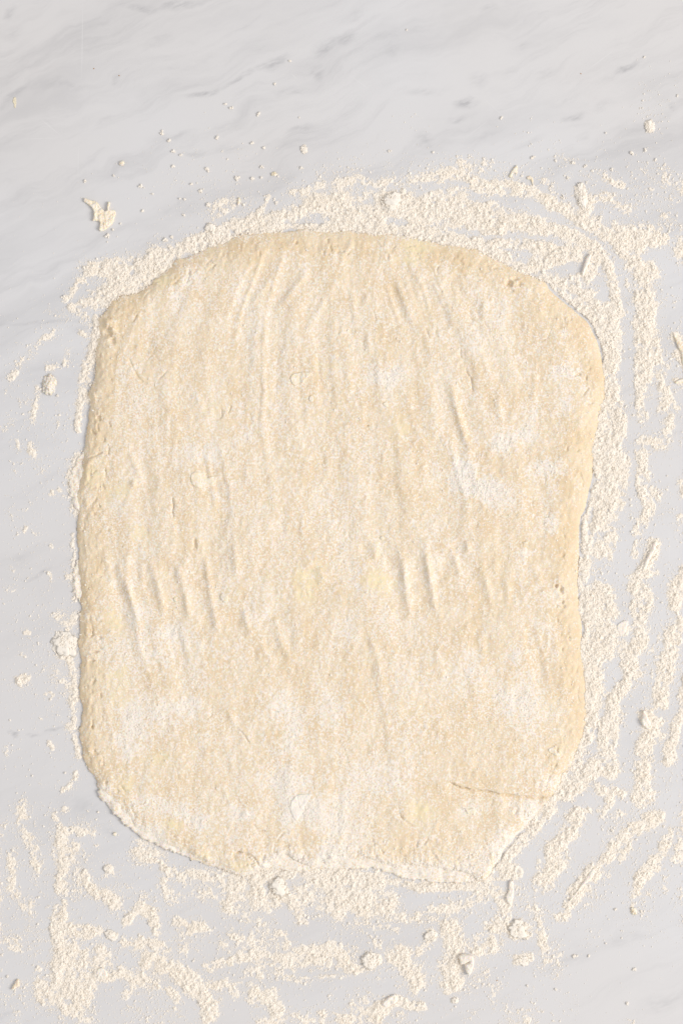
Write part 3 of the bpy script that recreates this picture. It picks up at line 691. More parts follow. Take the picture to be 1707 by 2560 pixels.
S = """
1 50 .95 750 1172 840 1142 960 1092 1050 1062 1160 1015 1280 992 1400 965 1568 935
1 80 .9 1430 935 1568 915
1 28 .5 960 1050 1060 965 1075 920
1 60 .38 990 985 1040 950
1 20 .7 1175 975 1195 940 1222 898
1 24 .8 870 1112 945 1080
1 34 .55 1335 882 1450 858 1600 835
1 22 .5 1080 1030 1150 1000
2 44 .5 -20 842 130 835 300 820 420 800 520 790 600 785
2 40 .4 -10 900 60 905 120 880
2 52 .75 470 800 560 800 640 850 760 868 860 885 960 922 1040 968 1100 1010
2 60 .4 560 770 660 770
2 100 1 200 935 320 950 450 970 560 972 700 992
2 70 1 660 985 820 1012 930 1042
2 50 .9 900 1035 1040 1080 1140 1130 1190 1180
2 60 .5 280 890 420 900 560 890
2 60 .9 600 1030 720 1050
2 90 1 -20 995 160 1000
2 60 1 150 1050 330 1065 460 1080
2 56 .95 480 1085 600 1112 760 1105 900 1140 1060 1175
2 45 .95 1085 880 1125 935 1100 1000
2 42 .6 1150 900 1240 920 1310 965
2 60 .95 1100 1000 1180 1050 1260 1100 1310 1160
2 80 .8 1260 1070 1440 1085
2 50 .6 1420 1090 1340 1150
2 40 .45 1200 800 1290 845
2 30 .4 930 820 970 860
2 30 .4 1390 780 1420 835
2 60 .32 1480 800 1600 890
2 50 .3 1490 1010 1600 1070
2 60 .5 1540 1120 1568 1180
2 40 .3 1000 730 1070 750
3 60 .85 400 55 480 60 560 75
3 110 .95 560 90 660 60 770 20
3 90 .95 460 190 560 150 650 110
3 40 .85 345 235 430 210
3 50 .45 390 275 440 300
3 42 .85 450 300 445 350 430 430 410 510 388 565
3 26 .7 378 342 420 365
3 28 .5 300 205 380 110
3 34 .3 225 262 300 285
3 28 .6 245 345 190 390 140 440 90 500 55 565
3 20 .3 25 620 50 590
3 22 .6 302 425 300 505
3 28 .5 220 525 262 510
3 24 .55 190 615 160 700 155 755
3 26 .3 95 672 135 660
3 34 .3 5 785 40 770
3 30 .8 382 610 358 690 365 790
3 40 .7 375 640 400 650
3 30 .55 148 860 172 945
3 24 .4 75 845 80 870
3 18 .4 265 680 268 740 260 820
3 18 .4 185 985 195 1000
3 22 .6 238 1090 245 1100
3 22 .5 275 1080 285 1095
3 12 .4 66 945 62 995
3 18 .3 130 1140 125 1165
3 40 .6 365 925 335 990 328 1080 335 1175
3 30 .55 420 580 400 650
5 26 .62 345 120 338 250 345 330 352 400
5 26 .6 318 285 340 280
5 60 .4 350 495 320 530
5 70 .95 285 590 310 640
5 30 .62 330 660 340 720 345 800 350 860
5 24 .62 345 860 332 960 342 1040 362 1115
5 36 .8 318 985 335 1000
5 18 .5 45 15 55 5
5 18 .5 120 75 116 100
5 16 .5 165 105 168 110
5 22 .45 20 350 62 352
5 18 .4 48 262 60 275
5 18 .4 225 285 232 345
5 40 .7 98 772 112 780
5 30 .5 200 828 218 835
5 24 .4 88 650 98 660
5 20 .5 128 548 132 560
5 24 .6 232 1065 240 1080
5 18 .4 178 925 182 935
5 28 .3 240 895 262 905
5 20 .4 35 1090 38 1120
5 18 .3 145 490 180 488
5 50 .32 265 480 330 520
5 60 .32 250 740 325 810
5 14 .4 240 170 250 175
7 60 .42 100 170 108 290 140 360 178 470
7 40 .5 60 420 58 550 110 640
7 50 .6 150 380 170 500
7 40 .5 130 600 150 700
7 50 .3 150 750 150 860
7 26 .7 355 28 325 70 300 105
7 22 .5 298 180 305 188
7 34 .62 245 215 280 290 340 280 415 298
7 50 .75 268 310 282 400 290 490 288 590
7 40 .95 285 450 280 510
7 60 .35 340 420 350 570
7 46 .85 398 500 430 560 512 602
7 30 .5 520 635 540 620
7 30 .7 492 455 505 470
7 30 .4 375 405 400 415
7 42 .85 585 695 640 650 700 682 722 750
7 60 .9 275 650 258 750 272 850 262 950 225 1020
7 60 .85 290 740 430 745
7 120 .7 310 860 390 900 360 1000 300 1060
7 46 .92 440 940 500 955 545 945
7 50 .6 405 1030 355 1115
7 60 .7 470 840 490 880
7 40 .6 570 795 580 810
7 60 .7 620 815 725 822
7 80 .9 690 890 790 920 860 970 890 1005
7 60 .7 600 960 720 990
7 40 .6 770 1030 800 1070
7 40 .4 560 1065 605 1000
7 26 .6 178 1050 185 1090
7 60 .26 40 1070 150 1010
7 60 .3 230 1105 300 1130
7 60 .85 935 1030 955 1085 962 1145
7 40 .7 955 1012 1045 990
7 46 .55 955 912 1060 888
7 52 .65 1115 868 1200 860 1300 880 1400 858 1500 830 1580 850
7 50 .85 1300 890 1420 885 1545 880 1600 900
7 34 .4 1180 940 1300 960 1420 982
7 70 .75 1165 1040 1230 1045 1275 1100
7 50 .4 1180 1165 1320 1150 1568 1165
7 60 .6 1490 1145 1600 1150
7 30 .4 795 1100 820 1160
7 80 .22 580 1120 760 1150
7 36 .85 815 702 880 732 935 738
7 24 .4 955 748 985 760
7 20 .3 1050 742 1070 738
7 56 .65 615 405 700 400 740 410
7 40 .8 765 468 800 502 835 502
7 46 .55 755 535 800 612 855 600
7 50 .6 850 470 985 512
7 80 .4 880 560 1010 590
7 90 .75 1025 495 1085 540 1060 625
7 80 .85 1130 505 1180 605
7 48 1 1260 535 1310 580 1340 620 1385 690
7 60 .8 1225 600 1260 620
7 100 .62 1400 570 1480 600 1540 640
7 80 .72 1440 500 1600 545
7 50 .8 1180 485 1300 490 1420 480
7 40 .4 1170 730 1310 755
7 24 .5 1460 970 1490 960
7 60 .25 560 560 700 600
7 40 .3 620 330 720 380
8 120 .85 -20 560 100 620 200 640
8 70 .9 0 490 150 520
8 36 .85 215 520 330 540 450 545 600 545
8 50 .6 160 685 200 690
8 46 .7 260 690 370 688
8 70 .48 380 680 480 650 600 640 640 590
8 60 .3 40 720 240 735
8 20 .4 180 805 230 790
8 70 .75 650 505 710 480 790 485
8 40 .7 600 610 640 560 690 520
8 56 .68 700 560 755 620 735 720
8 40 .6 670 715 690 730
8 50 .85 720 455 830 335 905 285
8 70 1 690 440 780 330 860 225 960 135 1080 65 1170 0
8 40 .6 1150 30 1270 0
8 40 .66 1170 100 1295 112
8 42 .7 1235 135 1190 205
8 34 .7 1125 205 1080 232
8 66 .95 1072 225 1050 285 1000 345 968 385
8 70 .75 1000 420 950 480 912 545
8 30 .7 905 440 892 540
8 50 .6 870 620 905 665
8 30 .5 960 690 1015 690 1040 650
8 56 .75 1445 225 1330 295 1250 375 1200 430
8 56 .8 1290 400 1310 390
8 58 .95 1162 465 1100 540 1035 615
8 40 .35 1180 555 1225 490
8 26 .5 1040 640 1005 690
8 44 .72 1500 285 1470 390 1430 440
8 56 .8 1425 450 1380 510 1350 570
8 26 .35 1480 485 1490 560
8 66 .9 1400 -10 1390 80 1375 145
8 30 .5 1430 90 1420 140
8 30 .4 1330 150 1350 150
8 30 .25 1500 0 1480 130
8 16 .5 1340 650 1375 662
8 46 .55 870 630 905 710 930 790 932 835
8 66 .95 790 740 835 735
8 40 .6 740 650 700 790
8 56 .85 630 840 700 812
8 80 .9 500 720 522 800 490 900 505 985
8 40 .9 405 765 420 780
8 36 .6 395 810 335 855
8 56 .8 150 880 100 905 0 905
8 90 .75 250 860 330 920 335 980
8 40 .9 345 930 355 950
8 40 .4 60 830 50 845
8 60 .85 195 1090 150 1170
8 46 .75 270 1075 370 1095
8 90 .35 90 1060 40 1130
8 36 .75 800 885 870 862
8 40 .7 915 800 945 825
8 50 .4 990 830 980 945
8 24 .6 930 885 950 880
8 30 .3 680 1000 690 1110
8 70 .3 650 930 590 1010
8 18 .4 485 1140 520 1115
8 20 .4 1300 1155 1330 1165
8 26 .5 460 990 540 1000
6 36 .92 1190 -10 1140 100 1118 205
6 76 .66 1210 60 1232 120 1190 175
6 80 .36 1205 210 1165 285
6 46 .8 1160 335 1222 362
6 100 .95 1135 385 1165 480 1185 560 1175 650
6 76 .92 1175 650 1160 750 1150 840
6 50 .8 1222 400 1245 465
6 66 .8 1232 540 1220 660
6 50 .6 1265 600 1285 640
6 44 .55 1270 540 1305 530
6 40 .55 1200 715 1200 765
6 46 .6 1165 890 1130 1000 1110 1110
6 40 .35 1205 810 1220 840
6 36 .82 1388 -10 1368 95
6 34 .5 1362 150 1330 205
6 46 .95 1440 150 1412 230 1372 290
6 44 .7 1400 275 1430 260
6 72 .9 1345 320 1380 385 1370 450 1370 530 1345 620 1332 715
6 40 .95 1325 735 1275 830 1240 885
6 78 .9 1250 920 1220 1000 1222 1100 1232 1175
6 30 .5 1570 20 1540 70
6 66 .8 1590 270 1545 350 1530 430
6 68 .95 1545 510 1520 600 1500 680 1470 780 1450 860
6 66 .92 1400 930 1420 970 1400 1050 1385 1160
6 50 .6 1440 960 1450 1030
6 50 .8 1600 850 1540 970 1520 1060 1500 1140
4 56 .92 965 105 1060 130 1140 185 1185 265 1222 365 1232 480
4 66 .95 890 50 1000 20 1050 -10
4 50 .9 1070 112 1130 95 1150 40
4 42 .9 1140 20 1200 20 1232 65 1255 155 1265 255
4 54 .95 1225 250 1252 400 1240 525
4 56 .88 1238 555 1240 640 1270 720 1290 800
4 110 .92 1215 760 1235 880 1240 980 1240 1080 1200 1165
4 24 .9 1185 940 1172 1040 1165 1110
4 66 .9 1310 -10 1370 50 1392 105
4 50 .6 1420 40 1442 105
4 78 .95 1388 160 1400 240 1390 340 1392 450 1380 535
4 50 .7 1440 400 1452 485
4 50 .75 1362 590 1360 680 1382 745
4 40 .7 1450 555 1490 640 1470 705
4 42 .66 1500 750 1490 850 1440 855 1370 850
4 54 .66 1370 900 1390 990 1370 1080 1402 1165
4 56 .4 1440 1070 1460 1110
4 40 .8 1525 365 1600 420
4 44 .8 1555 440 1590 560
4 30 .7 1530 575 1600 580
4 40 .5 1565 1030 1580 1100
4 20 .6 1308 95 1315 140
4 40 .4 1500 640 1530 700
6 50 .8 1640 500 1610 700 1580 840
4 60 .6 1640 100 1650 500 1640 900 1650 1170
8 60 .5 1640 -60 1600 200 1540 420
7 60 .7 -60 300 -40 700 -60 1100
7 60 .6 100 1260 500 1250 900 1240
8 60 .6 0 1240 200 1230 420 1260
2 18 -.8 470 1070 560 1082 760 1078 880 1092 1010 1125
4 40 -.9 1000 55 1060 35
4 34 -.9 1175 185 1195 200
4 30 -.9 1300 160 1315 400 1330 700 1340 1000 1340 1170
6 30 -.9 1330 -10 1300 120 1290 380 1300 460
6 26 -.9 1270 760 1230 820
6 28 -.85 1500 60 1470 350 1450 560 1400 740 1330 900 1310 1100
7 40 -.8 215 120 225 400 215 640 190 900
7 44 -.85 620 500 740 600 780 760 900 840 1100 800
8 34 -.9 990 170 900 300 850 400 850 560
8 36 -.85 1210 260 1060 480 980 640
8 36 -.85 1400 350 1230 520 1100 640
"""
for ln in S.strip().split('\n'):
    v = [float(q) for q in ln.split()]
    stroke(int(v[0]), v[1], v[2], v[3:])

# break it up: powder clings in clumps
n_mid = fbm(GX, GY, 26, 321, 4, 0.62)
n_fin = fbm(GX, GY, 9, 331, 3, 0.6)
inside_dough = dough_at(OL.d, GX, GY)
oob = (GX < OL.gx[0]) | (GX > OL.gx[-1]) | (GY < OL.gy[0]) | (GY > OL.gy[-1])
inside_dough = np.where(oob, -110, inside_dough)
# powder swept up against the rim
# looser powder between the streaks
zone = sstep(2120, 2230, GY) * (1 - sstep(1330, 1480, GX) * sstep(2280, 2380, GY)) * sstep(-0.05, 0.3, 0.25 - sstep(2480, 2640, GY) * 0.1)
zone = np.maximum(zone, sstep(2000, 2100, GY) * sstep(330, 200, GX))
zone = np.maximum(zone, 0.6 * sstep(1470, 1530, GX) * sstep(640, 760, GY) * sstep(2250, 2100, GY))
zone = np.maximum(zone, 0.5 * sstep(390, 450, GY) * sstep(640, 560, GY) * sstep(660, 760, GX))
D = np.maximum(D, zone * 0.46 * sstep(-0.05, 0.50, fbm(GX, GY, 60, 371, 4, 0.62)))
hug = 0.95 * sstep(-34, -6, inside_dough + 16 * n_mid) * np.clip(sstep(1180, 1240, GX) + sstep(2080, 2140, GY) * sstep(560, 640, GX) + sstep(660, 600, GY), 0, 1)
D = np.maximum(D, hug)
Dm = D * (1 + 0.95 * n_mid + 0.75 * n_fin)
# a dark gap stays open under parts of the rim, elsewhere the powder rides up on it
gapm = np.clip(sstep(0.12, 0.40, fbm(GX, GY, 110, 381, 3)) + sstep(1370, 1400, GX) * sstep(720, 760, GY) * sstep(930, 890, GY) + sstep(1400, 1420, GX) * sstep(1160, 1190, GY) * sstep(1310, 1280, GY), 0, 1)
under_d = inside_dough > 11 - 13 * gapm
# bed of packed powder, only where it lies thick
bed = 4.2 * np.clip(Dm - 0.44, -0.25, 0.80) * (1 + 0.5 * n_fin) + np.where(Dm > 0.30, 1.35 * fbm(GX, GY, 8, 341, 3, 0.7), 0)
bed = np.where(under_d, -2, bed)
on = bed > -0.35
kq = (on[:-1, :-1] | on[1:, :-1] | on[:-1, 1:] | on[1:, 1:]) & ~(under_d[:-1, :-1] & under_d[1:, 1:])
mx = np.maximum(np.maximum(bed[:-1, :-1], bed[1:, :-1]), np.maximum(bed[:-1, 1:], bed[1:, 1:]))
kq &= mx > 0
ids = np.arange(GX.size).reshape(GX.shape)
Qb = np.stack([ids[1:, :-1][kq], ids[1:, 1:][kq], ids[:-1, 1:][kq], ids[:-1, :-1][kq]], 1)
us = np.unique(Qb); rm = np.full(GX.size, -1); rm[us] = np.arange(len(us))
jx = GX.ravel()[us] + RNG.uniform(-.7, .7, len(us)); jy = GY.ravel()[us] + RNG.uniform(-.7, .7, len(us))
Vb = np.stack([(jx - 853.5) * U, (1280 - jy) * U, np.maximum(bed.ravel()[us], -1.5) * U], 1)

def grain_tree():
    """points -> one of five lumpy grains each, sized by the attribute 'size'"""
    ng = bpy.data.node_groups.new('flour_grains', 'GeometryNodeTree')
    ng.interface.new_socket('Geometry', in_out='INPUT', socket_type='NodeSocketGeometry')
    ng.interface.new_socket('Geometry', in_out='OUTPUT', socket_type='NodeSocketGeometry')
    N, Lk = ng.nodes, ng.links
    gi, go = N.new('NodeGroupInput'), N.new('NodeGroupOutput')
    jn = N.new('GeometryNodeJoinGeometry')
    for k in range(5):
        ico = N.new('GeometryNodeMeshIcoSphere'); ico.inputs['Radius'].default_value = 1.0; ico.inputs['Subdivisions'].default_value = 2
        sp = N.new('GeometryNodeSetPosition')
        nz = N.new('ShaderNodeTexNoise'); nz.noise_dimensions = '4D'; nz.inputs['W'].default_value = 3.7 * k; nz.inputs['Scale'].default_value = 1.1; nz.inputs['Detail'].default_value = 2
        pos = N.new('GeometryNodeInputPosition'); Lk.new(pos.outputs[0], nz.inputs['Vector'])
        sb = N.new('ShaderNodeVectorMath'); sb.operation = 'SUBTRACT'; sb.inputs[1].default_value = (.5, .5, .5); Lk.new(nz.outputs['Color'], sb.inputs[0])
        sl = N.new('ShaderNodeVectorMath'); sl.operation = 'SCALE'; sl.inputs['Scale'].default_value = 2.0; Lk.new(sb.outputs[0], sl.inputs[0])
        Lk.new(ico.outputs['Mesh'], sp.inputs['Geometry']); Lk.new(sl.outputs[0], sp.inputs['Offset'])
        g2i = N.new('GeometryNodeGeometryToInstance'); Lk.new(sp.outputs[0], g2i.inputs[0])
        Lk.new(g2i.outputs[0], jn.inputs[0])
    iop = N.new('GeometryNodeInstanceOnPoints'); iop.inputs['Pick Instance'].default_value = True
    m2p = N.new('GeometryNodeMeshToPoints'); m2p.inputs['Radius'].default_value = 0.0001
    Lk.new(gi.outputs[0], m2p.inputs['Mesh']); Lk.new(m2p.outputs[0], iop.inputs['Points'])
    Lk.new(jn.outputs[0], iop.inputs['Instance'])
    ri = N.new('FunctionNodeRandomValue'); ri.data_type = 'INT'
    ri.inputs[4].default_value = 0; ri.inputs[5].default_value = 4; Lk.new(ri.outputs[2], iop.inputs['Instance Index'])
    rr = N.new('FunctionNodeRandomValue'); rr.data_type = 'FLOAT_VECTOR'; rr.inputs[0].default_value = (0, 0, 0); rr.inputs[1].default_value = (6.28, 6.28, 6.28)
    Lk.new(rr.outputs[0], iop.inputs['Rotation'])
    na = N.new('GeometryNodeInputNamedAttribute'); na.data_type = 'FLOAT'; na.inputs['Name'].default_value = 'size'
    Lk.new(na.outputs[0], iop.inputs['Scale'])
    sm = N.new('GeometryNodeSetMaterial'); sm.inputs['Material'].default_value = M_FLOUR
    Lk.new(iop.outputs[0], sm.inputs[0]); Lk.new(sm.outputs[0], go.inputs[0])
    return ng
GRAINS = grain_tree()
def grains(name, x, y, z, r, parent=None, **tags):
    me_ = bpy.data.meshes.new(name)
    me_.vertices.add(len(x))
    co = np.stack([(x - 853.5) * U, (1280 - y) * U, z * U], 1)
    me_.vertices.foreach_set('co', np.ascontiguousarray(co, np.float32).ravel())
    at = me_.attributes.new('size', 'FLOAT', 'POINT'); at.data.foreach_set('value', np.ascontiguousarray(r * U, np.float32))
    o = obj(name, me_, M_FLOUR, parent, **tags)
    md = o.modifiers.new('grains', 'NODES'); md.node_group = GRAINS
    return o

flour = obj('flour_layer', mesh_np('flour_layer', Vb, rm[Qb]), M_FLOUR, kind='stuff', label='cream white flour strewn over the marble in streaks and clumps around the dough', cat='flour')

def sample(prob):
    n = RNG.poisson(np.clip(prob, 0, 8))
    k = np.repeat(np.arange(GX.size), n.ravel())
    return GX.ravel()[k] + RNG.uniform(-1, 1, len(k)), GY.ravel()[k] + RNG.uniform(-1, 1, len(k)), k
free = inside_dough < 8 - 8 * gapm
cell = DC * DC
# grains of the streaks
p = np.where(free, 0.26 * cell * np.clip(Dm, 0, 1.0) ** 1.25, 0)
gx1, gy1, k1 = sample(p)
r1 = np.clip(np.exp(RNG.normal(-0.24, 0.52, len(k1))), 0.28, 3.2)
z1 = np.maximum(np.maximum(bed.ravel()[k1], 0) + r1 * 0.05, np.where(inside_dough.ravel()[k1] > 0, dough_at(DH, gx1, gy1), 0))
# fine dust round them
from_D = D.copy()
for _ in range(3):      # cheap wide blur
    for s in (9, 17):
        kx = np.ones(s) / s
        from_D = np.apply_along_axis(lambda v: np.convolve(v, kx, 'same'), 1, from_D)
        from_D = np.apply_along_axis(lambda v: np.convolve(v, kx, 'same'), 0, from_D)
dust = 0.085 * np.clip(from_D, 0, 0.6) + 0.0009 * sstep(420, 620, GY + 0.12 * GX)
def dust_spot(t, x, y, rx, ry, a):
    global dust
    cx, cy = Z(t, x, y); q = np.hypot((GX - cx) / (rx / K), (GY - cy) / (ry / K))
    dust = dust + a * np.exp(-q ** 2)
for a in [(1, 980, 800, 260, 150, .010), (1, 1000, 950, 250, 90, .010), (2, 250, 760, 260, 50, .022), (2, 1430, 470, 70, 130, .016), (2, 1415, 570, 40, 45, .05), (2, 1300, 860, 260, 140, .012), (2, 880, 640, 120, 60, .008), (2, 330, 560, 60, 60, .008),
          (3, 180, 800, 180, 300, .011), (5, 150, 500, 140, 700, .013), (5, 300, 740, 50, 100, .02), (5, 310, 490, 40, 40, .02), (7, 600, 700, 600, 400, .010), (8, 500, 700, 500, 350, .012), (8, 1150, 560, 250, 150, .014), (3, 420, 160, 120, 90, .012), (7, 130, 500, 110, 350, .01)]:
    dust_spot(*a)
dust *= np.clip(1 + 1.1 * fbm(GX, GY, 40, 351, 3, 0.6), 0.05, 3)
p = np.where(free, dust * cell, 0)
gx2, gy2, k2 = sample(p)
r2 = np.clip(np.exp(RNG.normal(-0.32, 0.40, len(k2))), 0.28, 2.4)
z2 = np.maximum(bed.ravel()[k2], 0) + r2 * 0.2
# the finest powder, a film that fades out from every streak
soft = D.copy()
for s_ in (7, 11):
    kx = np.ones(s_) / s_
    soft = np.apply_along_axis(lambda v: np.convolve(v, kx, 'same'), 1, soft)
    soft = np.apply_along_axis(lambda v: np.convolve(v, kx, 'same'), 0, soft)
p = np.where(free & (bed < 1.0), cell * 0.28 * np.clip(soft, 0, 1) * np.clip(1 + 1.2 * fbm(GX, GY, 30, 361, 3, 0.65), 0, 2.5), 0)
gx4, gy4, k4 = sample(p)
r4 = RNG.uniform(0.25, 0.62, len(k4)); z4 = np.maximum(bed.ravel()[k4], 0) + r4 * 0.1
print('grains', len(k1), len(k2), len(k4))
# crumb clusters one can see singly in the thin parts
cx3, cy3, r3 = [], [], []
for (t_, x, y, rr_) in [(1, 1185, 525, 11), (1, 745, 612, 9), (1, 778, 645, 8), (1, 997, 630, 9), (1, 1065, 495, 7), (1, 1032, 480, 6), (1, 1160, 655, 9), (1, 797, 695, 9), (1, 830, 712, 7), (1, 795, 765, 9), (1, 950, 775, 10),
        (1, 1085, 820, 13), (1, 1160, 822, 9), (1, 1200, 815, 7), (1, 650, 855, 10), (1, 702, 890, 6), (1, 922, 875, 8), (1, 880, 845, 7), (1, 390, 830, 7), (1, 525, 808, 5), (1, 655, 970, 7), (1, 850, 915, 8), (1, 826, 912, 6), (1, 845, 990, 6), (1, 958, 940, 12),
        (1, 1330, 280, 6), (1, 1260, 385, 6), (1, 1375, 540, 4), (1, 497, 1080, 12), (1, 520, 1055, 7), (1, 555, 1028, 5), (1, 1210, 680, 7), (1, 1200, 765, 7), (1, 1380, 770, 6), (1, 1270, 930, 9), (1, 1120, 940, 8), (1, 760, 1100, 10), (1, 790, 1088, 8),
        (2, 880, 720, 8), (2, 735, 540, 6), (2, 1035, 815, 7), (2, 1120, 762, 9), (2, 1330, 700, 11), (2, 1393, 690, 7), (2, 1185, 1000, 11), (2, 1060, 745, 8), (2, 982, 740, 8), (2, 220, 693, 6), (2, 420, 700, 5), (2, 300, 140, 4), (2, 1240, 775, 7), (2, 1213, 610, 4),
        (2, 1385, 265, 4), (2, 1540, 440, 6), (2, 963, 855, 8), (2, 1018, 908, 8), (2, 1440, 735, 6), (3, 300, 190, 12), (3, 265, 640, 6), (8, 1070, 862, 10), (8, 1213, 805, 5), (8, 1345, 925, 8), (8, 1310, 1080, 9), (8, 850, 1000, 5), (8, 985, 1015, 6), (8, 1135, 860, 5),
        (8, 1255, 650, 7), (8, 1375, 658, 6), (8, 1240, 290, 8), (7, 300, 22, 5), (7, 150, 38, 5), (7, 452, 200, 5), (7, 38, 958, 6), (7, 890, 885, 5), (7, 10, 858, 6), (7, 690, 790, 8), (4, 1305, 690, 6), (6, 1480, 960, 5), (6, 1470, 415, 5)]:
    c = Z(t_, x, y)
    for q in range(max(3, int(rr_ * 0.9))):
        a = RNG.uniform(0, 6.28); d_ = abs(RNG.normal(0, rr_ / K * 0.55))
        cx3.append(c[0] + d_ * math.cos(a)); cy3.append(c[1] + d_ * math.sin(a)); r3.append(RNG.uniform(0.9, 2.0) + rr_ / K * 0.12)
z3l = [None] * len(cx3)
for (t_, x, y, ra, rb, hh) in [(2, 1413, 580, 20, 28, 13), (5, 300, 610, 46, 50, 15), (2, 225, 925, 46, 36, 24), (2, 1102, 900, 22, 52, 16), (7, 513, 768, 26, 18, 14), (7, 498, 462, 20, 18, 13), (7, 1275, 545, 34, 40, 22), (8, 812, 740, 40, 38, 20), (8, 130, 885, 32, 38, 18), (8, 410, 770, 26, 24, 15), (8, 835, 882, 34, 18, 12), (8, 520, 1066, 15, 14, 11), (1, 966, 1045, 20, 17, 14), (1, 1395, 686, 13, 18, 9)]:
    c = Z(t_, x, y)
    for q in range(int(ra * rb * 0.16)):
        a = RNG.uniform(0, 6.28); d_ = math.sqrt(RNG.uniform(0, 1.5))
        cx3.append(c[0] + d_ * math.cos(a) * ra / K); cy3.append(c[1] + d_ * math.sin(a) * rb / K); r3.append(float(np.clip(np.exp(RNG.normal(0.05, 0.4)), .5, 2.6)))
        z3l.append(hh * 0.72 / K * (0.20 + 0.70 * math.sqrt(max(0, 1 - d_ * d_))) if d_ < 1 else 0.4)
gx3, gy3, r3 = np.array(cx3), np.array(cy3), np.array(r3)
z3 = np.array([r3[i] * 0.55 + RNG.uniform(0, 1.2) if v is None else v for i, v in enumerate(z3l)])
g = grains('flour_grain', np.concatenate([gx1, gx2, gx3, gx4]), np.concatenate([gy1, gy2, gy3, gy4]), np.concatenate([z1, z2, z3, z4]), np.concatenate([r1, r2, r3, r4]), parent=flour, kind='stuff')

# flour lying on the sheet itself, thick in the white patches
fi = DF.copy(); fi[OL.d < 3] = 0
pp = 4.0 * (0.004 + 0.12 * (np.clip(fi - 0.62, 0, 0.4) / 0.4) ** 1.3) * (fi > 0.05)
n = RNG.poisson(pp); kk = np.repeat(np.arange(OL.X.size), n.ravel())
dx = OL.X.ravel()[kk] + RNG.uniform(-1, 1, len(kk)); dy = OL.Y.ravel()[kk] + RNG.uniform(-1, 1, len(kk))
dr = np.clip(np.exp(RNG.normal(-0.15, 0.40, len(kk))), 0.4, 2.4)
dz = dough_at(DH, dx, dy) + dr * 0.1
grains('flour_dusting', dx, dy, dz, dr, kind='stuff', label='fine white flour dusted over the top of the dough sheet', cat='flour')

# ------------------------------------------------------------------ single scraps, crumbs and lumps
def lump(name, tile, x, y, rx, ry, hz, mat, label, cat, rot=0.0, seed=0, amp=0.35, fr=1.3, sub=4, group=None):
    """lumpy crumb sitting on the counter; radii in survey units"""
    if mat is M_FLOUR: hz = hz * 0.72
    bm = bmesh.new(); bmesh.ops.create_icosphere(bm, subdivisions=sub, radius=1.0)
    off = Vector((seed * 7.1, seed * 3.3, seed * 1.7))
    for v in bm.verts:
        p_ = v.co.copy()
        f = 1 + amp * 1.25 * mnoise.fractal(p_ * fr + off, 0.6, 2.0, 6) + 0.13 * mnoise.noise(p_ * 6 + off)
        v.co = p_ * f
    c, s = math.cos(rot), math.sin(rot)
    for v in bm.verts:
        a, b = v.co.x * rx / K * U, v.co.y * ry / K * U
        z_ = v.co.z * hz / K * U * 0.72 + hz / K * U * 0.25
        v.co = Vector((a * c - b * s, a * s + b * c, max(z_, -0.0001)))
    for f in bm.faces: f.smooth = True
    me_ = bpy.data.meshes.new(name); bm.to_mesh(me_); bm.free()
    o = obj(name, me_, mat, label=label, cat=cat, group=group)
    wx_, wy_, _ = W(*Z(tile, x, y)); o.location = (wx_, wy_, 0)
    return o

def pz(t_, *q): return [Z(t_, q[i], q[i + 1]) for i in range(0, len(q), 2)]

plate('dough_scrap', pz(1, 382, 912, 390, 906, 405, 912, 422, 918, 440, 920, 455, 932, 468, 950, 482, 966, 490, 962, 492, 935, 497, 924, 508, 926, 511, 942, 505, 956, 520, 962, 533, 968, 536, 985, 530, 1005, 524, 1024,
      510, 1040, 492, 1055, 472, 1066, 456, 1062, 452, 1048, 458, 1028, 452, 1018, 432, 1020, 424, 1012, 428, 985, 426, 966, 414, 950, 398, 938, 386, 928), 1.0, 8, 6, M_FLAKE, seed=50, rough=1.2, bumpy=5, bs=13, label='torn Y-shaped scrap of dough alone on the upper left marble', cat='dough scrap')
lump('dough_crumb', 1, 560, 750, 12, 11, 11, M_FLAKE, 'round pea-like dough crumb above the torn dough scrap', 'crumb', seed=1, amp=0.12)
lump('flour_lump', 2, 1413, 580, 20, 28, 13, M_FLOUR, 'oval flour lump in a halo of dust near the top right corner', 'flour lump', seed=2)
lump('flour_lump', 3, 228, 590, 30, 44, 15, M_FOLD, 'chunky beige clump on the marble left of the dough', 'flour lump', seed=3, amp=.45)
lump('flour_lump', 5, 300, 610, 46, 50, 15, M_FLOUR, 'flat flour clump pushed against the left edge of the dough', 'flour lump', seed=4, amp=.45)
lump('flour_lump', 2, 225, 925, 46, 36, 24, M_FLOUR, 'rounded flour mound touching the top edge of the dough', 'flour lump', rot=.4, seed=5, amp=.4)
lump('flour_lump', 2, 1102, 900, 22, 52, 16, M_FLOUR, 'long flour lump standing in the streaks above the right corner of the dough', 'flour lump', rot=.25, seed=6, amp=.4)
lump('flour_lump', 7, 513, 768, 26, 18, 14, M_FLOUR, 'smooth flour lump between patches at lower left', 'flour lump', rot=-.7, seed=7)
lump('flour_lump', 7, 498, 462, 20, 18, 13, M_FLOUR, 'small flour lump on clear marble below the near left corner', 'flour lump', seed=8)
lump('flour_lump', 7, 1275, 545, 34, 40, 22, M_FLOUR, 'brightest flour mound just below the near edge of the dough', 'flour lump', rot=.5, seed=9, amp=.45)
lump('flour_lump', 8, 812, 740, 40, 38, 20, M_FLOUR, 'knobbly flour mound below the near right corner', 'flour lump', seed=10, amp=.5)
lump('flour_lump', 8, 130, 885, 32, 38, 18, M_FLOUR, 'rounded flour lump near the bottom edge left of the cracked flake', 'flour lump', seed=11, amp=.45)
lump('flour_lump', 8, 410, 770, 26, 24, 15, M_FLOUR, 'round flour lump upper left of the cracked flake', 'flour lump', seed=12, amp=.4)
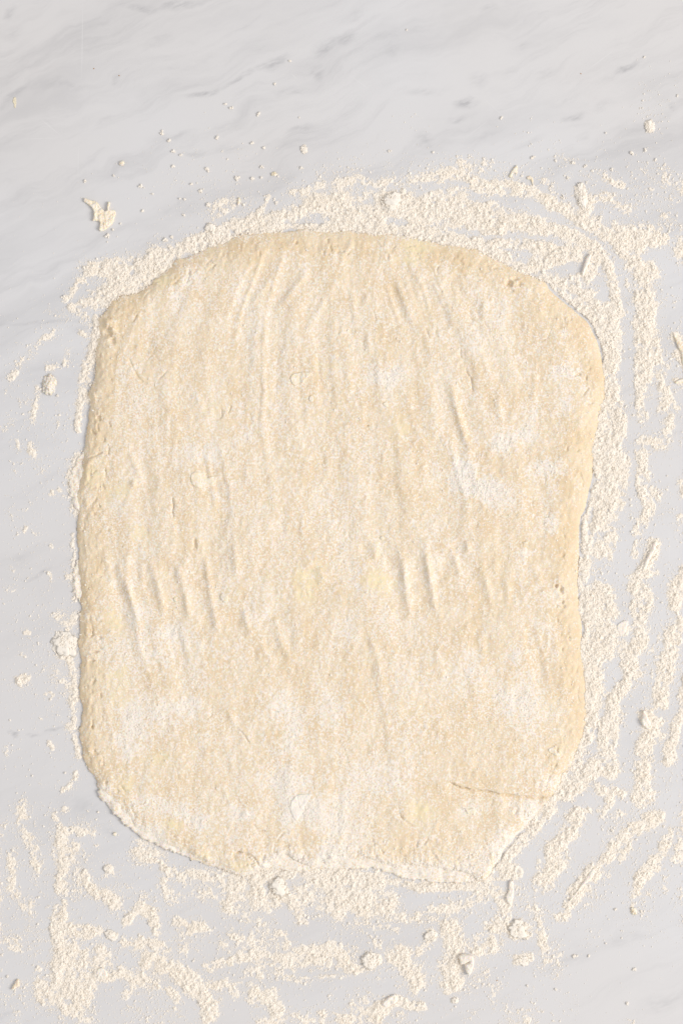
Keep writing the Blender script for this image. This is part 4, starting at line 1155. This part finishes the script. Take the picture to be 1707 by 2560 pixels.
lump('flour_lump', 8, 835, 882, 34, 18, 12, M_FLOUR, 'low flour lump right of the cracked flake', 'flour lump', rot=-.1, seed=13, amp=.45)
lump('dough_crumb', 8, 520, 1066, 15, 14, 11, M_FLOUR, 'lone cream crumb directly below the cracked flake', 'crumb', seed=14)
lump('dough_crumb', 8, 1340, 655, 12, 18, 10, M_FLAKE, 'small crumb below the rightmost flour streak', 'crumb', rot=.5, seed=15)
lump('dough_crumb', 7, 528, 303, 9, 8, 9, M_FLAKE, 'tiny round crumb on shaded marble by the near left corner', 'crumb', seed=16, amp=.15)
lump('dough_crumb', 1, 966, 1045, 20, 17, 14, M_FLOUR, 'flour-coated crumb just above the top left edge of the dough', 'crumb', seed=17, amp=.4)
lump('dough_crumb', 1, 1395, 686, 13, 18, 9, M_FLOUR, 'knobbly flour crumb well above the top edge of the dough', 'crumb', rot=.5, seed=18, amp=.5)
lump('dough_crumb', 1, 1258, 800, 12, 9, 8, M_FLAKE, 'small curled crumb left of the top flour streak', 'crumb', seed=19, amp=.5)

plate('dough_flake', pz(2, 768, 812, 772, 795, 788, 772, 800, 757, 810, 762, 808, 785, 806, 800, 790, 798, 778, 820), 1.0, 5, 4, M_FLAKE, seed=60, rough=1, bumpy=1.5, label='upright sliver of dough lying in the top flour streak', cat='dough flake')
plate('dough_flake', pz(2, 848, 815, 862, 806, 878, 815, 882, 835, 878, 852, 870, 840, 866, 826, 852, 826), 1.0, 4, 3.5, M_FLAKE, seed=61, rough=1, bumpy=1.5, label='small hooked dough flake right of the upright sliver', cat='dough flake')
plate('dough_flake', pz(4, 1518, 358, 1535, 360, 1560, 385, 1600, 402, 1610, 470, 1590, 520, 1562, 500, 1555, 455, 1535, 410), 1.2, 7, 5, M_FLAKE, seed=62, rough=1.5, bumpy=2.5, label='pointed dough flake cut by the right border, upper one', cat='dough flake')
plate('dough_flake', pz(4, 1526, 578, 1545, 565, 1568, 560, 1600, 565, 1600, 585, 1560, 586, 1535, 588), 1.2, 6, 4, M_FLAKE, seed=63, rough=1.2, bumpy=2, label='narrow dough flake cut by the right border, lower one', cat='dough flake')
plate('dough_crumb', pz(7, 52, 1015, 62, 992, 80, 966, 92, 970, 95, 1000, 80, 1010, 66, 1020), 1.0, 8, 5, M_FLAKE, seed=64, rough=1, bumpy=3, label='triangular dough crumb alone in the bottom left corner', cat='crumb')
plate('dough_flake', pz(8, 750, 592, 762, 560, 766, 522, 776, 512, 790, 520, 793, 560, 790, 600, 780, 625, 760, 622), 1.0, 8, 6, M_WHITE, seed=65, rough=1, bumpy=2, label='tall white flake standing below the near right corner of the dough', cat='dough flake')
fk = plate('dough_flake', pz(8, 535, 862, 552, 848, 585, 850, 604, 858, 610, 885, 606, 915, 594, 945, 578, 952, 568, 930, 560, 905, 542, 905, 538, 885), 1.0, 13, 6, M_WHITE, seed=66, rough=1, bumpy=2, tilt=(.12, -.05),
      top=lambda x, y: -9 * np.exp(-(seg_dist(x, y, pz(8, 545, 905, 560, 900, 585, 888))[0] / 2.2) ** 2), label='big white flake with a crack near the bottom middle', cat='dough flake')
plate('flour_flake', pz(8, 180, 1085, 195, 1062, 220, 1045, 245, 1035, 258, 1050, 258, 1075, 235, 1088, 205, 1098), 1.2, 8, 6, M_WHITE, seed=67, rough=1.5, bumpy=3, label='flat flour flake at the bottom border left of middle', cat='flour flake')
plate('flour_flake', pz(6, 1378, 912, 1388, 904, 1398, 918, 1410, 945, 1420, 965, 1425, 990, 1405, 1000, 1380, 985, 1368, 960, 1374, 935), 1.2, 10, 6, M_WHITE, seed=68, rough=1.2, bumpy=3, label='pale flake at the top of the lower right flour streak', cat='flour flake')
plate('flour_flake', pz(6, 1428, 138, 1445, 132, 1450, 150, 1435, 185, 1415, 225, 1395, 262, 1378, 262, 1385, 232, 1405, 190), 1.2, 8, 6, M_WHITE, seed=69, rough=1.2, bumpy=2.5, label='long flour ridge slanting in the second streak right of the dough', cat='flour flake')
plate('dough_flake', pz(1, 1088, 942, 1092, 912, 1100, 904, 1106, 920, 1102, 940, 1094, 946), 1.0, 5, 3.5, M_FLAKE, seed=70, rough=.8, bumpy=1.5, label='tiny upright flake above the top left edge of the dough', cat='dough flake')
plate('flour_flake', pz(6, 1262, 520, 1290, 498, 1318, 500, 1312, 530, 1300, 560, 1275, 566, 1262, 548), 1.2, 3.2, 5, M_WHITE, seed=71, rough=1.5, bumpy=1.2, label='flat pale smear between the streaks right of the dough', cat='flour flake')
plate('flour_flake', pz(4, 1098, 85, 1105, 50, 1118, 10, 1135, -10, 1150, -5, 1140, 30, 1125, 60, 1112, 90), 1.2, 9, 6, M_WHITE, seed=72, rough=1.2, bumpy=2, label='slanting flour fold outside the upper right corner of the dough', cat='flour flake')
plate('flour_flake', pz(7, 436, 938, 450, 918, 470, 912, 492, 925, 500, 945, 490, 962, 465, 965, 445, 955), 1.2, 7, 6, M_WHITE, seed=73, rough=1.5, bumpy=2.5, label='flat flour flake in the big lower left patch', cat='flour flake')
plate('flour_flake', pz(8, 1040, 605, 1075, 560, 1110, 510, 1140, 465, 1160, 450, 1166, 480, 1150, 510, 1110, 545, 1075, 590, 1050, 615), 1.4, 7, 8, M_WHITE, seed=74, rough=1.5, bumpy=3, label='long flour ridge in the middle slanting streak at lower right', cat='flour flake')

# marks on the stone
def mat_plain(name, col, rough=.6):
    m, nt, bs = new_mat(name)
    geo = nd(nt, 'ShaderNodeNewGeometry').outputs['Position']
    nt.links.new(mix_c(nt, range_n(nt, noise_n(nt, geo, 900, 3, .6), .35, .65), col, tuple(min(1, c * 1.25 + .03) for c in col)), bs.inputs['Base Color'])
    bs.inputs['Roughness'].default_value = rough
    return m
M_STAIN = mat_plain('dried_yellow_drip', (.60, .47, .25)); M_SPECK = mat_plain('brown_bran', (.42, .24, .11)); M_HALO = mat_plain('faint_dried_yolk', (.66, .59, .44))
st_ = plate('yellow_stain', pz(1, 58, 468, 62, 448, 74, 446, 79, 466, 77, 486, 72, 498, 64, 492, 64, 480), 1.0, .8, 3, M_HALO, seed=80, rough=1, label='small dried yellow smear on the marble at the upper left border', cat='stain')
plate('dried_rim', pz(1, 59, 462, 64, 452, 70, 458, 66, 474, 74, 488, 79, 492, 70, 496, 64, 484), .8, 1.3, 2, M_STAIN, seed=81, rough=.8, parent=st_)
for t_, x, y, lb in [(1, 548, 347, 'tiny brown speck on bare marble at upper left'), (2, 1098, 338, 'tiny brown speck on bare marble at upper right'), (8, 713, 975, 'tiny red-brown bran speck right of the cracked flake'), (1, 432, 315, 'faint brown speck nearest the upper left vein')]:
    lump('bran_speck', t_, x, y, 3, 2.6, 2, M_SPECK, lb, 'speck', seed=int(x), sub=2)

for o in bpy.data.objects:
    kind_name = o.name.split('.')[0]
    grp = {'flour_lump': 'flour lumps lying round the dough', 'dough_crumb': 'small crumbs on the marble', 'dough_flake': 'dough flakes lying in the flour',
           'flour_flake': 'pressed flour flakes in the streaks', 'bran_speck': 'tiny brown specks on the marble'}.get(kind_name)
    if grp and o.parent is None: o['group'] = grp
